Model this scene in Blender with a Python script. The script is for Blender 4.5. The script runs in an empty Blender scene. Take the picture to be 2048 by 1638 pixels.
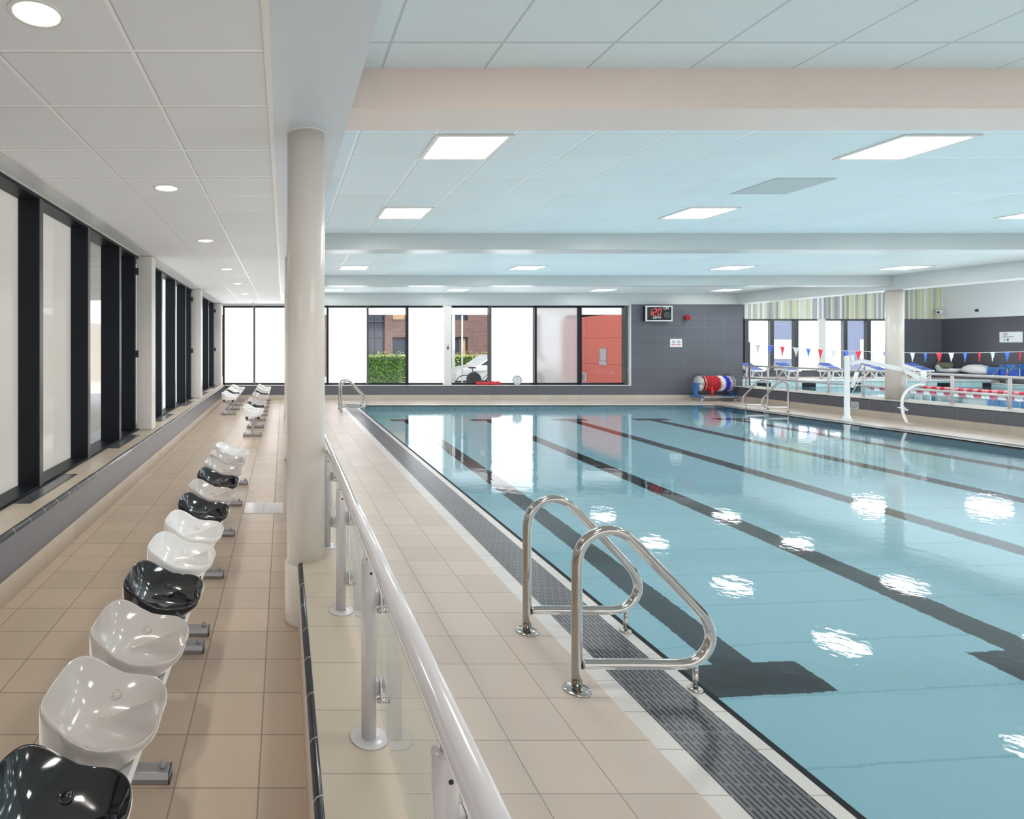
import bpy, bmesh, math, random
from mathutils import Vector, Matrix
random.seed(7)
SC = bpy.context.scene
COL = SC.collection
PI = math.pi
F, U0, V0, EYE = 1180.0, 567.0, 691.0, 1.67      # focal length and vanishing point read off the photograph (2048 x 1638)

# ------------------------------------------------------------------ materials
class NT:
    def __init__(s, name):
        s.m = bpy.data.materials.new(name); s.m.use_nodes = True
        s.t = s.m.node_tree; s.t.nodes.clear()
        s.out = s.n('ShaderNodeOutputMaterial')
    def n(s, typ, ins=None, **pr):
        nd = s.t.nodes.new(typ)
        for k, v in pr.items(): setattr(nd, k, v)
        for k, v in (ins or {}).items(): s.put(nd.inputs[k], v)
        return nd
    def put(s, sock, v):
        if isinstance(v, bpy.types.NodeSocket): s.t.links.new(v, sock)
        elif isinstance(v, (tuple, list)) and len(v) == 3 and sock.type == 'RGBA': sock.default_value = (*v, 1)
        else: sock.default_value = v
    def math(s, op, a, b=0.0, c=0.0):
        nd = s.n('ShaderNodeMath', operation=op)
        for i, v in enumerate((a, b, c)): s.put(nd.inputs[i], v)
        return nd.outputs[0]
    def mix(s, f, a, b):
        nd = s.n('ShaderNodeMix', data_type='RGBA')
        s.put(nd.inputs[0], f); s.put(nd.inputs[6], a); s.put(nd.inputs[7], b)
        return nd.outputs[2]
    def pos(s):
        if not hasattr(s, '_p'):
            g = s.n('ShaderNodeNewGeometry')
            x = s.n('ShaderNodeSeparateXYZ', {0: g.outputs['Position']})
            s._p = (x.outputs[0], x.outputs[1], x.outputs[2], g.outputs['Position'])
        return s._p
    def noise(s, scale, detail=2.0, vec=None):
        return s.n('ShaderNodeTexNoise', {'Vector': vec if vec is not None else s.pos()[3], 'Scale': scale, 'Detail': detail}).outputs[0]
    def grid(s, ax, size, off, gw):
        outs = []
        for a, sz, o in zip(ax, size, off):
            p = s.pos()['xyz'.index(a)]
            fr = s.math('FRACT', s.math('DIVIDE', s.math('SUBTRACT', p, o - 1000 * sz), sz))
            outs.append(s.math('GREATER_THAN', s.math('ABSOLUTE', s.math('SUBTRACT', fr, 0.5)), 0.5 - gw / (2 * sz)))
        r = outs[0]
        for q in outs[1:]: r = s.math('MAXIMUM', r, q)
        return r
    def cell(s, ax, size, off):
        outs = [s.math('FLOOR', s.math('DIVIDE', s.math('SUBTRACT', s.pos()['xyz'.index(a)], o), sz)) for a, sz, o in zip(ax, size, off)]
        v = s.n('ShaderNodeCombineXYZ')
        for i, q in enumerate(outs): s.put(v.inputs[i], q)
        return s.n('ShaderNodeTexWhiteNoise', {'Vector': v.outputs[0]}, noise_dimensions='3D').outputs[0]
    def bump(s, h, strength=0.3, dist=0.005):
        return s.n('ShaderNodeBump', {'Height': h, 'Strength': strength, 'Distance': dist}).outputs[0]
    def done(s, sh):
        s.t.links.new(sh, s.out.inputs[0]); return s.m
    def pbr(s, col, rough=0.5, metal=0.0, normal=None, spec=0.5, coat=0.0, emit=None, es=0.0):
        ins = {'Base Color': col, 'Roughness': rough, 'Metallic': metal, 'Specular IOR Level': spec, 'Coat Weight': coat}
        if normal is not None: ins['Normal'] = normal
        if emit is not None: ins['Emission Color'] = emit; ins['Emission Strength'] = es
        return s.n('ShaderNodeBsdfPrincipled', ins).outputs[0]

def plain(name, col, rough=0.5, metal=0.0, spec=0.5, coat=0.0, var=0.04, scale=6.0):
    t = NT(name)
    c = t.mix(t.math('MULTIPLY', t.noise(scale), 1.0), tuple(x * (1 - var) for x in col), tuple(min(1, x * (1 + var)) for x in col))
    return t.done(t.pbr(c, rough, metal, None, spec, coat))

def tiles(name, col, grout, ax, size, off, gw=0.005, rough=0.4, var=0.06, speck=0.05, spec=0.5, bumps=0.25):
    t = NT(name)
    g = t.grid(ax, size, off, gw)
    cv = t.cell(ax, size, off)
    k = t.math('ADD', t.math('MULTIPLY', t.math('SUBTRACT', cv, 0.5), var * 2), 1.0)
    k = t.math('ADD', k, t.math('MULTIPLY', t.math('SUBTRACT', t.noise(160.0, 3.0), 0.5), speck * 2))
    k = t.math('ADD', k, t.math('MULTIPLY', t.math('SUBTRACT', t.noise(2.5, 2.0), 0.5), speck))
    mul = t.n('ShaderNodeVectorMath', {0: col}, operation='SCALE'); t.put(mul.inputs[3], k)
    c = t.mix(g, mul.outputs[0], grout)
    rg = t.math('ADD', t.math('MULTIPLY', g, 0.4), rough)
    return t.done(t.pbr(c, rg, 0, t.bump(t.math('SUBTRACT', 1.0, g), bumps, 0.002), spec))

def emis(name, col, s):
    t = NT(name); return t.done(t.n('ShaderNodeEmission', {'Color': col, 'Strength': s}).outputs[0])

M = {}
BEIGE = (0.56, 0.475, 0.385)
M['aisle'] = tiles('aisle_tile', (0.54, 0.43, 0.325), (0.29, 0.23, 0.17), 'xy', (0.318, 0.305), (-0.412, 2.227), 0.006, 0.35)
M['deck'] = tiles('deck_tile', (0.56, 0.465, 0.395), (0.32, 0.27, 0.225), 'xy', (0.299, 0.2985), (0.953, 2.198), 0.005, 0.38)
M['plinth'] = tiles('plinth_tile', (0.56, 0.465, 0.37), (0.36, 0.31, 0.25), 'xy', (0.9, 0.31), (0.086 - 0.45, 2.08), 0.005, 0.4)
M['ledge'] = tiles('ledge_tile', (0.56, 0.48, 0.39), (0.38, 0.33, 0.28), 'xy', (0.9, 0.3), (-1.79 - 0.45, 2.0), 0.004, 0.4)
M['ledge_r'] = tiles('ledge_tile_right', (0.40, 0.37, 0.325), (0.30, 0.28, 0.25), 'xy', (0.97, 0.3), (13.6, 2.0), 0.004, 0.5, spec=0.2)
M['pool_floor2'] = plain('second_pool_floor', (0.16, 0.42, 0.50), 0.5)
M['block_blue'] = plain('starting_block_blue', (0.06, 0.11, 0.40), 0.4)
M['skirt_y'] = tiles('skirting_tile_y', (0.50, 0.425, 0.345), (0.32, 0.28, 0.23), 'yz', (0.3, 5.0), (2.05, -2.0), 0.004, 0.4)
M['skirt_x'] = tiles('skirting_tile_x', (0.60, 0.55, 0.47), (0.40, 0.36, 0.30), 'xz', (0.3, 5.0), (0.1, -2.0), 0.004, 0.4)
M['band_y'] = tiles('grey_tile_y', (0.095, 0.094, 0.11), (0.22, 0.22, 0.24), 'yz', (0.6, 5.0), (2.3, -2.0), 0.004, 0.35, 0.03)
M['band_x'] = tiles('grey_tile_x', (0.125, 0.13, 0.155), (0.24, 0.24, 0.27), 'xz', (0.6, 0.297), (13.03, 1.925), 0.005, 0.35, 0.03)
M['bandlow_x'] = tiles('grey_tile_low', (0.125, 0.125, 0.15), (0.24, 0.24, 0.27), 'xz', (0.6, 5), (0.1, -2), 0.004, 0.35, 0.03)
M['bullnose'] = tiles('bullnose_tile', (0.045, 0.05, 0.055), (0.45, 0.45, 0.45), 'yz', (0.25, 9.0), (1.935, -3), 0.005, 0.18, 0.05, 0.03)
M['white_edge'] = tiles('white_edge_tile', (0.63, 0.595, 0.565), (0.35, 0.34, 0.33), 'xy', (9.0, 0.25), (-3, 2.19), 0.005, 0.3, 0.02)
M['black_edge'] = tiles('black_edge_tile', (0.016, 0.019, 0.024), (0.05, 0.05, 0.055), 'xy', (9.0, 0.25), (-3, 2.19), 0.004, 0.6, 0.02, 0.03, 0.12)
M['white_edge_x'] = tiles('white_edge_tile_x', (0.82, 0.82, 0.80), (0.6, 0.6, 0.6), 'xy', (0.25, 9), (0.1, -3), 0.005, 0.3, 0.02)
M['pool_wall'] = tiles('pool_wall_tile', (0.40, 0.72, 0.82), (0.15, 0.38, 0.48), 'xyz', (0.25, 0.25, 0.6), (0.06, 0.05, -1.3), 0.016, 0.3, 0.05)
M['pool_floor'] = tiles('pool_floor_tile', (0.45, 0.755, 0.845), (0.34, 0.63, 0.72), 'xy', (50, 0.55), (-20, 3.68), 0.016, 0.4, 0.0, 0.02)
M['lane_black'] = plain('lane_black_tile', (0.008, 0.012, 0.018), 0.4)
M['white_paint'] = plain('white_paint', (0.78, 0.76, 0.73), 0.35, var=0.02)
M['column_paint'] = plain('column_gloss_paint', (0.77, 0.715, 0.66), 0.28, var=0.02)
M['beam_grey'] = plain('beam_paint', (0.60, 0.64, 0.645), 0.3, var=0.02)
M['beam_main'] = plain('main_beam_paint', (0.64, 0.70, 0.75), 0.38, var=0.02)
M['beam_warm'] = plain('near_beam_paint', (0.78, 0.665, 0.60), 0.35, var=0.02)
M['soffit'] = plain('soffit_paint', (0.58, 0.59, 0.59), 0.4, var=0.02)
M['render_white'] = plain('wall_white', (0.80, 0.82, 0.83), 0.6, var=0.02)
M['dark_alu'] = plain('dark_aluminium', (0.010, 0.013, 0.019), 0.4, 0.0, 0.22)
M['mid_alu'] = plain('grey_aluminium', (0.10, 0.105, 0.11), 0.3, 0.3)
M['steel'] = plain('polished_steel', (0.46, 0.435, 0.41), 0.12, 1.0, var=0.03, scale=30)
M['rail_grey'] = plain('grey_powder_coat', (0.60, 0.565, 0.58), 0.25, 0.0, 0.6, 0.3, 0.02)
M['rail_gloss'] = plain('grey_gloss_rail', (0.74, 0.70, 0.71), 0.14, 0.0, 0.7, 0.6, 0.02)
M['frame_grey'] = plain('bench_frame_grey', (0.30, 0.295, 0.31), 0.35, 0.2)
M['beam_light'] = plain('bench_beam_light', (0.66, 0.65, 0.65), 0.3)
M['seat_black'] = plain('seat_black_plastic', (0.008, 0.009, 0.012), 0.10, 0, 0.6, 0.5, 0.0)
M['seat_grey'] = plain('seat_grey_plastic', (0.56, 0.51, 0.48), 0.12, 0, 0.5, 0.4, 0.02)
M['seat_white'] = plain('seat_white_plastic', (0.84, 0.83, 0.82), 0.14, 0, 0.5, 0.4, 0.01)
M['rubber'] = plain('black_rubber', (0.012, 0.012, 0.013), 0.5)
M['red_plastic'] = plain('red_plastic', (0.62, 0.03, 0.045), 0.25)
M['blue_plastic'] = plain('blue_plastic', (0.035, 0.13, 0.62), 0.3)
M['blue_metal'] = plain('blue_painted_metal', (0.04, 0.19, 0.55), 0.3)
M['blue_deep'] = plain('deep_blue_float', (0.03, 0.03, 0.55), 0.3)
M['white_plastic'] = plain('white_plastic', (0.86, 0.87, 0.87), 0.25)
M['flag_white'] = plain('white_flag_cloth', (0.55, 0.56, 0.55), 0.6)  # white cloth, greyed in the colour to paint its backlit shade
M['flag_blue'] = plain('blue_flag_cloth', (0.05, 0.14, 0.72), 0.6)
M['flag_red'] = plain('red_flag_cloth', (0.60, 0.015, 0.04), 0.6)
M['black_face'] = plain('black_display_face', (0.025, 0.027, 0.03), 0.2)
M['led'] = emis('red_led', (1.0, 0.12, 0.10), 1.6)
M['ghost'] = plain('unlit_segment', (0.07, 0.06, 0.065), 0.4)
M['ink'] = plain('dark_ink', (0.05, 0.05, 0.06), 0.6)
M['red_ink'] = plain('red_ink', (0.55, 0.03, 0.04), 0.6)
M['sign_grey'] = plain('grey_sign_film', (0.33, 0.35, 0.38), 0.4)
M['sign_pale'] = plain('pale_sign_film', (0.55, 0.57, 0.60), 0.4)
M['brick'] = tiles('brickwork', (0.175, 0.105, 0.092), (0.24, 0.19, 0.175), 'xz', (0.225, 0.075), (0, 0), 0.01, 0.8, 0.15)
M['dark_glass'] = plain('dark_outside_glass', (0.05, 0.06, 0.09), 0.1)
M['lit_glass_paint'] = plain('office_window_painted_lit', (0.55, 0.36, 0.18), 0.3)  # amber pane colour paints a lit room; nothing glows behind it
M['pave'] = plain('outside_paving', (0.62, 0.60, 0.57), 0.8, var=0.08, scale=3)
M['leaf'] = plain('hedge_leaf', (0.10, 0.23, 0.035), 0.5, var=0.5, scale=9)
M['leaf_lit'] = plain('hedge_leaf_painted_sun', (0.44, 0.50, 0.13), 0.5, var=0.4, scale=9)  # paler copy of the leaf colour, with sunlight put into it
M['car_white'] = plain('white_car_paint', (0.82, 0.83, 0.85), 0.2, 0, 0.5, 0.5)
M['red_clad'] = tiles('red_cladding_panel', (0.76, 0.20, 0.155), (0.42, 0.09, 0.07), 'yz', (3.0, 1.15), (24.2, 0.85), 0.02, 0.3, 0.03)  # red lightened to put the window-glass haze into the colour
M['pale_wall'] = plain('outside_pale_wall', (0.76, 0.70, 0.62), 0.7)

def ceil_tiles(name, col, line, size, off, gw=0.018):
    t = NT(name)
    g = t.grid('xy', size, off, gw)
    cv = t.cell('xy', size, off)
    k = t.math('ADD', t.math('MULTIPLY', t.math('SUBTRACT', cv, 0.5), 0.05), 1.0)
    k = t.math('ADD', k, t.math('MULTIPLY', t.math('SUBTRACT', t.noise(300.0, 2.0), 0.5), 0.05))
    mul = t.n('ShaderNodeVectorMath', {0: col}, operation='SCALE'); t.put(mul.inputs[3], k)
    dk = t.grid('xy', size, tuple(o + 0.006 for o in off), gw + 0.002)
    base = t.mix(dk, mul.outputs[0], tuple(c_ * 0.62 for c_ in col))  # darker line beside each grid bar paints the bar's shadow
    return t.done(t.pbr(t.mix(g, base, line), t.math('SUBTRACT', 0.62, t.math('MULTIPLY', g, 0.3)), 0, t.bump(g, 0.5, 0.006), 0.4))
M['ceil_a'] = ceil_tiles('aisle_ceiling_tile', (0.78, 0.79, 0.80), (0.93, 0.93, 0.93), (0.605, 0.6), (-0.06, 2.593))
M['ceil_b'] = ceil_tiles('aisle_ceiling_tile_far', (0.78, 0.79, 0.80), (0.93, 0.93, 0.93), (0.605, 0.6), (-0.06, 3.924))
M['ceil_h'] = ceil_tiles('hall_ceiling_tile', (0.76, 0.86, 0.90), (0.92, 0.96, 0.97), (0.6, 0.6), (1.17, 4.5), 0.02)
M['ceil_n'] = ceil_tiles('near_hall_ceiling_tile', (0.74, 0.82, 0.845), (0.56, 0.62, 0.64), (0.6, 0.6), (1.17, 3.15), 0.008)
M['perf'] = tiles('perforated_tile', (0.36, 0.40, 0.42), (0.62, 0.68, 0.70), 'xy', (0.02, 0.02), (0, 0), 0.008, 0.5)

# slotted pool grate: staggered dark slots in a grey moulded strip
def grate_mat():
    t = NT('slotted_grate')
    x, y, z, p = t.pos()
    v = t.n('ShaderNodeCombineXYZ'); t.put(v.inputs[0], y); t.put(v.inputs[1], x)
    b = t.n('ShaderNodeTexBrick', {'Vector': v.outputs[0], 'Color1': (0, 0, 0), 'Color2': (0, 0, 0), 'Mortar': (1, 1, 1), 'Scale': 1.0, 'Mortar Size': 0.0075,
        'Mortar Smooth': 0.1, 'Brick Width': 0.118, 'Row Height': 0.0242})
    b.offset = 0.5
    f = b.outputs['Color']
    join = t.grid('y', (0.5,), (2.55,), 0.012)
    f2 = t.math('MAXIMUM', t.n('ShaderNodeRGBToBW', {0: f}).outputs[0], join)
    c = t.mix(f2, (0.006, 0.006, 0.008), (0.135, 0.135, 0.15))
    return t.done(t.pbr(c, 0.28, 0, t.bump(f2, 0.8, 0.008), 0.3))
M['grate'] = grate_mat()

def louvre_mat():
    t = NT('vent_louvre')
    g = t.grid('x', (0.012,), (0,), 0.005)
    return t.done(t.pbr(t.mix(g, (0.05, 0.055, 0.06), (0.26, 0.27, 0.28)), 0.25, 0.4, t.bump(g, 0.6, 0.004)))
M['louvre'] = louvre_mat()

def water_mat(name, tint, rip):
    t = NT(name)
    x, y, z, p = t.pos()
    n1 = t.noise(6.5, 2.0)
    n2 = t.noise(30.0, 2.0)
    calm = t.math('ADD', 0.35, t.math('MULTIPLY', t.noise(0.55, 1.0), 1.3))
    h = t.math('MULTIPLY', calm, t.math('ADD', t.math('MULTIPLY', n1, 1.0), t.math('MULTIPLY', n2, 0.20)))
    nm = t.bump(h, 1.0, rip)
    sh = t.n('ShaderNodeBsdfPrincipled', {'Base Color': tint, 'Roughness': 0.025, 'Specular IOR Level': 0.36, 'IOR': 1.33, 'Transmission Weight': 1.0, 'Normal': nm}).outputs[0]
    return t.done(sh)
M['water'] = water_mat('pool_water', (0.93, 0.98, 0.99), 0.0011)
M['water2'] = water_mat('second_pool_water', (0.90, 0.98, 1.0), 0.0015)

def glass_mat(name, tint, refl=1.0):
    t = NT(name)
    fr = t.math('MULTIPLY', t.n('ShaderNodeFresnel', {'IOR': 1.45}).outputs[0], t.math('SUBTRACT', 1.0, t.n('ShaderNodeNewGeometry').outputs['Backfacing']))
    a = t.n('ShaderNodeBsdfTransparent', {'Color': tint}).outputs[0]
    b = t.n('ShaderNodeBsdfGlossy', {'Color': (1, 1, 1), 'Roughness': 0.0}).outputs[0]
    mx = t.n('ShaderNodeMixShader', {0: t.math('MULTIPLY', fr, refl)})
    t.t.links.new(a, mx.inputs[1]); t.t.links.new(b, mx.inputs[2])
    return t.done(mx.outputs[0])
M['glass'] = glass_mat('clear_glass', (0.93, 0.97, 0.96))
M['side_glass'] = glass_mat('side_window_glass', (0.97, 0.98, 0.99), 0.25)
M['win_glass'] = glass_mat('window_glass', (0.97, 0.98, 0.99), 0.8)

def frosted(name, col, es, blur=0.55, tint=(1, 1, 1), refl=0.7):
    t = NT(name)
    rf = t.n('ShaderNodeBsdfRefraction', {'Color': tint, 'Roughness': blur, 'IOR': 1.06}).outputs[0]
    tr = t.n('ShaderNodeBsdfTranslucent', {'Color': col}).outputs[0]
    em = t.n('ShaderNodeEmission', {'Color': col, 'Strength': es}).outputs[0]  # glow added to the film, standing in for daylight behind the pane
    m1 = t.n('ShaderNodeMixShader', {0: 0.45}); t.t.links.new(rf, m1.inputs[1]); t.t.links.new(tr, m1.inputs[2])
    gl = t.n('ShaderNodeBsdfGlossy', {'Color': (1, 1, 1), 'Roughness': 0.03}).outputs[0]
    fr = t.math('MULTIPLY', t.n('ShaderNodeFresnel', {'IOR': 1.45}).outputs[0], t.math('SUBTRACT', 1.0, t.n('ShaderNodeNewGeometry').outputs['Backfacing']))
    m2 = t.n('ShaderNodeMixShader', {0: t.math('MULTIPLY', fr, refl)}); t.t.links.new(m1.outputs[0], m2.inputs[1]); t.t.links.new(gl, m2.inputs[2])
    ad = t.n('ShaderNodeAddShader'); t.t.links.new(m2.outputs[0], ad.inputs[0]); t.t.links.new(em, ad.inputs[1])
    return t.done(ad.outputs[0])
M['frost'] = frosted('frosted_film_glass', (0.97, 0.98, 1.0), 1.0)
M['frost_left'] = frosted('frosted_side_glass', (0.60, 0.595, 0.565), 0.42, 0.5, (0.62, 0.61, 0.58))

M['frost_side'] = frosted('frosted_side_glass_far', (0.85, 0.87, 0.87), 0.5, 0.5, (0.9, 0.9, 0.9), 0.2)  # brighter film copy carrying the outdoor light between the far fins
M['frost_pink'] = frosted('frosted_film_by_red_wall', (0.62, 0.62, 0.63), 0.12, 0.35)
M['panel_light'] = emis('ceiling_panel_light', (1.0, 0.99, 0.97), 19.0)
M['panel_light2'] = emis('second_hall_panel_light', (1.0, 1.0, 1.0), 60.0)
M['down_light'] = emis('downlight_glow', (1.0, 0.95, 0.88), 14.0)
M['down_well'] = emis('downlight_reflector', (1.0, 0.95, 0.90), 1.6)

def stripes_mat():
    t = NT('striped_acoustic_panel')
    x = t.pos()[0]
    cr = t.n('ShaderNodeValToRGB')
    k = t.math('FLOOR', t.math('DIVIDE', x, 0.1133))
    t.put(cr.inputs[0], t.math('FRACT', t.math('ADD', t.math('MULTIPLY', k, 0.618034), t.math('MULTIPLY', t.math('SINE', t.math('MULTIPLY', k, 1.7)), 0.13))))
    e = cr.color_ramp; e.interpolation = 'CONSTANT'
    cols = [(0.0, (0.50, 0.50, 0.49)), (0.26, (0.76, 0.75, 0.54)), (0.50, (0.36, 0.37, 0.37)), (0.66, (0.86, 0.86, 0.82)), (0.84, (0.66, 0.67, 0.46))]
    e.elements[0].position = 0; e.elements[0].color = (*cols[0][1], 1)
    e.elements[1].position = cols[1][0]; e.elements[1].color = (*cols[1][1], 1)
    for p_, c_ in cols[2:]:
        q = e.elements.new(p_); q.color = (*c_, 1)
    return t.done(t.pbr(cr.outputs[0], 0.6))
M['stripes'] = stripes_mat()

def rope_mat(name, a, b, pitch):
    t = NT(name)
    y = t.pos()[1]
    f = t.math('GREATER_THAN', t.math('FRACT', t.math('DIVIDE', y, pitch)), 0.5)
    return t.done(t.pbr(t.mix(f, a, b), 0.35))
M['rope_red'] = rope_mat('red_lane_floats', (0.65, 0.03, 0.06), (0.80, 0.30, 0.33), 0.34)
M['rope_mixed'] = rope_mat('red_white_lane_floats', (0.65, 0.05, 0.09), (0.85, 0.85, 0.85), 0.5)
M['tile_w2'] = tiles('second_pool_wall_tile', (0.48, 0.62, 0.62), (0.26, 0.42, 0.45), 'xz', (0.5, 0.24), (0.05, 0.05), 0.03, 0.3, 0.05)
M['corr'] = tiles('canopy_slats', (0.62, 0.60, 0.57), (0.35, 0.34, 0.33), 'y', (0.2,), (0,), 0.03, 0.5)

# ------------------------------------------------------------------ mesh helpers
class MB:
    def __init__(s): s.b = bmesh.new()
    def face(s, vs, smooth=False):
        try:
            f = s.b.faces.new(vs); f.smooth = smooth; return f
        except ValueError: return None
    def box(s, x0, x1, y0, y1, z0, z1, bev=0.0):
        vs = [s.b.verts.new((x, y, z)) for x in (x0, x1) for y in (y0, y1) for z in (z0, z1)]
        idx = [(0, 1, 3, 2), (4, 6, 7, 5), (0, 4, 5, 1), (2, 3, 7, 6), (0, 2, 6, 4), (1, 5, 7, 3)]
        fs = [s.face([vs[i] for i in q]) for q in idx]
        if bev > 0:
            es = list({e for f in fs for e in f.edges})
            bmesh.ops.bevel(s.b, geom=es, offset=bev, segments=2, affect='EDGES', profile=0.5)
        return s
    def quad(s, *pts):
        s.face([s.b.verts.new(p) for p in pts]); return s
    def prism(s, prof, axis, a, b, smooth=False):
        """profile of 2-D points extruded along an axis ('x': profile is (y,z); 'y': (x,z); 'z': (x,y))"""
        def mk(p, t): return {'x': (t, p[0], p[1]), 'y': (p[0], t, p[1]), 'z': (p[0], p[1], t)}[axis]
        A = [s.b.verts.new(mk(p, a)) for p in prof]; B = [s.b.verts.new(mk(p, b)) for p in prof]
        n = len(prof)
        for i in range(n): s.face([A[i], A[(i + 1) % n], B[(i + 1) % n], B[i]], smooth)
        s.face(A[::-1]); s.face(B); return s
    def tube(s, pts, r, n=12, cap=True, closed=False):
        P = [Vector(p) for p in pts]; m = len(P)
        rr = r if isinstance(r, (list, tuple)) else [r] * m
        tang = []
        for i in range(m):
            a = P[(i - 1) % m] if (closed or i > 0) else P[i]
            c = P[(i + 1) % m] if (closed or i < m - 1) else P[i]
            tang.append((c - a).normalized())
        up = Vector((0, 0, 1)) if abs(tang[0].z) < 0.9 else Vector((1, 0, 0))
        nv = tang[0].cross(up).normalized()
        rings = []
        for i in range(m):
            if i > 0:
                nv = (nv - tang[i] * nv.dot(tang[i]))
                nv = nv.normalized() if nv.length > 1e-6 else tang[i].orthogonal().normalized()
            bn = tang[i].cross(nv)
            rings.append([s.b.verts.new(P[i] + (nv * math.cos(2 * PI * k / n) + bn * math.sin(2 * PI * k / n)) * rr[i]) for k in range(n)])
        for i in range(m if closed else m - 1):
            A, B = rings[i], rings[(i + 1) % m]
            for k in range(n): s.face([A[k], A[(k + 1) % n], B[(k + 1) % n], B[k]], True)
        if cap and not closed: s.face(rings[0][::-1]); s.face(rings[-1])
        return s
    def cyl(s, c, r, h, n=24, axis='z', r2=None):
        c = Vector(c); d = {'x': Vector((1, 0, 0)), 'y': Vector((0, 1, 0)), 'z': Vector((0, 0, 1))}[axis]
        return s.tube([c, c + d * h], [r, r if r2 is None else r2], n)
    def lathe(s, c, prof, n=32, axis='z'):
        """profile of (radius, height) revolved about an axis through c"""
        c = Vector(c); rings = []
        ex = {'z': (Vector((1, 0, 0)), Vector((0, 1, 0)), Vector((0, 0, 1))), 'x': (Vector((0, 1, 0)), Vector((0, 0, 1)), Vector((1, 0, 0))), 'y': (Vector((1, 0, 0)), Vector((0, 0, 1)), Vector((0, 1, 0)))}[axis]
        for r, h in prof:
            rings.append([s.b.verts.new(c + ex[2] * h + (ex[0] * math.cos(2 * PI * k / n) + ex[1] * math.sin(2 * PI * k / n)) * max(r, 1e-5)) for k in range(n)])
        for A, B in zip(rings, rings[1:]):
            for k in range(n): s.face([A[k], A[(k + 1) % n], B[(k + 1) % n], B[k]], True)
        s.face(rings[0][::-1]); s.face(rings[-1]); return s
    def build(s, name, mat, parent=None, loc=None):
        bmesh.ops.recalc_face_normals(s.b, faces=s.b.faces[:])
        me = bpy.data.meshes.new(name); s.b.to_mesh(me); s.b.free()
        o = bpy.data.objects.new(name, me); COL.objects.link(o)
        me.materials.append(M[mat] if isinstance(mat, str) else mat)
        if parent: o.parent = parent
        if loc: o.location = loc
        return o

def tag(o, label=None, cat=None, group=None, kind=None):
    for k, v in (('label', label), ('category', cat), ('group', group), ('kind', kind)):
        if v: o[k] = v
    return o
def thing(name, label, cat, loc=(0, 0, 0), rz=0.0, group=None, kind=None):
    o = bpy.data.objects.new(name, None); COL.objects.link(o); o.empty_display_size = 0.1
    o.location = loc; o.rotation_euler = (0, 0, rz)
    return tag(o, label, cat, group, kind)
def copy_tree(o, parent=None):
    c = o.copy(); COL.objects.link(c)
    if parent: c.parent = parent
    for ch in list(o.children): copy_tree(ch, c)
    return c
def struct(mb, name, mat, parent=None):
    o = mb.build(name, mat, parent)
    if not parent: o['kind'] = 'structure'
    return o
def text_mesh(txt, size, name, mat, parent, mtx, align='CENTER', depth=0.0):
    cu = bpy.data.curves.new('t', 'FONT'); cu.body = txt; cu.size = size; cu.align_x = align; cu.align_y = 'CENTER'; cu.extrude = depth; cu.offset = size * 0.02
    ob = bpy.data.objects.new('t', cu); COL.objects.link(ob)
    dg = bpy.context.evaluated_depsgraph_get(); dg.update()
    me = bpy.data.meshes.new_from_object(ob.evaluated_get(dg))
    bpy.data.objects.remove(ob); bpy.data.curves.remove(cu)
    me.transform(mtx); me.materials.clear(); me.materials.append(M[mat])
    o = bpy.data.objects.new(name, me); COL.objects.link(o); o.parent = parent
    return o
def arc(c, r, a0, a1, n, ax='xz', fix=0.0):
    out = []
    for i in range(n + 1):
        a = math.radians(a0 + (a1 - a0) * i / n)
        p, q = c[0] + r * math.cos(a), c[1] + r * math.sin(a)
        out.append((p, fix, q) if ax == 'xz' else (fix, p, q) if ax == 'yz' else (p, q, fix))
    return out
def smooth_path(pts, n=6):
    """Catmull-Rom through the points"""
    P = [Vector(p) for p in pts]; out = []
    for i in range(len(P) - 1):
        a, b, c, d = P[max(i - 1, 0)], P[i], P[i + 1], P[min(i + 2, len(P) - 1)]
        for k in range(n):
            t = k / n
            out.append(0.5 * ((2 * b) + (c - a) * t + (2 * a - 5 * b + 4 * c - d) * t * t + (3 * b - 3 * c + d - a) * t ** 3))
    out.append(P[-1]); return out
def ss(t): t = max(0.0, min(1.0, t)); return t * t * (3 - 2 * t)

# ------------------------------------------------------------------ key dimensions (metres, floor z = 0, camera at x = y = 0)
XL, XWIN, XGL = -1.79, -2.09, -2.27            # ledge face, window reveal edge, glass plane
YB, YW = 18.25, 18.52                          # back wall face, back glazing
ZA, ZH = 2.965, 3.29                           # aisle ceiling, hall ceiling
PX0, PX1, PY0, PY1 = 2.061, 12.06, 1.45, 16.5  # main pool
YN = -8.0                                      # wall behind the camera
XR = 13.6                                      # low wall between the pools
X2A, X2B, Y2B = 17.0, 31.4, 26.2               # second pool
XE, YE = 32.8, 29.4                            # far walls of the second hall

# ------------------------------------------------------------------ floors, pool
b = MB()
b.box(XL - 0.4, 0.2, YN, YB + 0.1, -0.25, 0.0)
struct(b, 'floor', 'aisle')
b = MB()
b.box(0.2, 1.549, YN, YB + 0.1, -0.25, 0.0)
b.box(1.549, XR + 0.4, PY1 + 0.14, YB + 0.1, -0.25, 0.0)
b.box(1.549, XR + 0.4, YN, PY0 - 0.14, -0.25, 0.0)
b.box(12.47, XR + 0.4, PY0 - 0.14, PY1 + 0.14, -0.25, 0.0)
struct(b, 'floor_pool_deck', 'deck')
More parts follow.
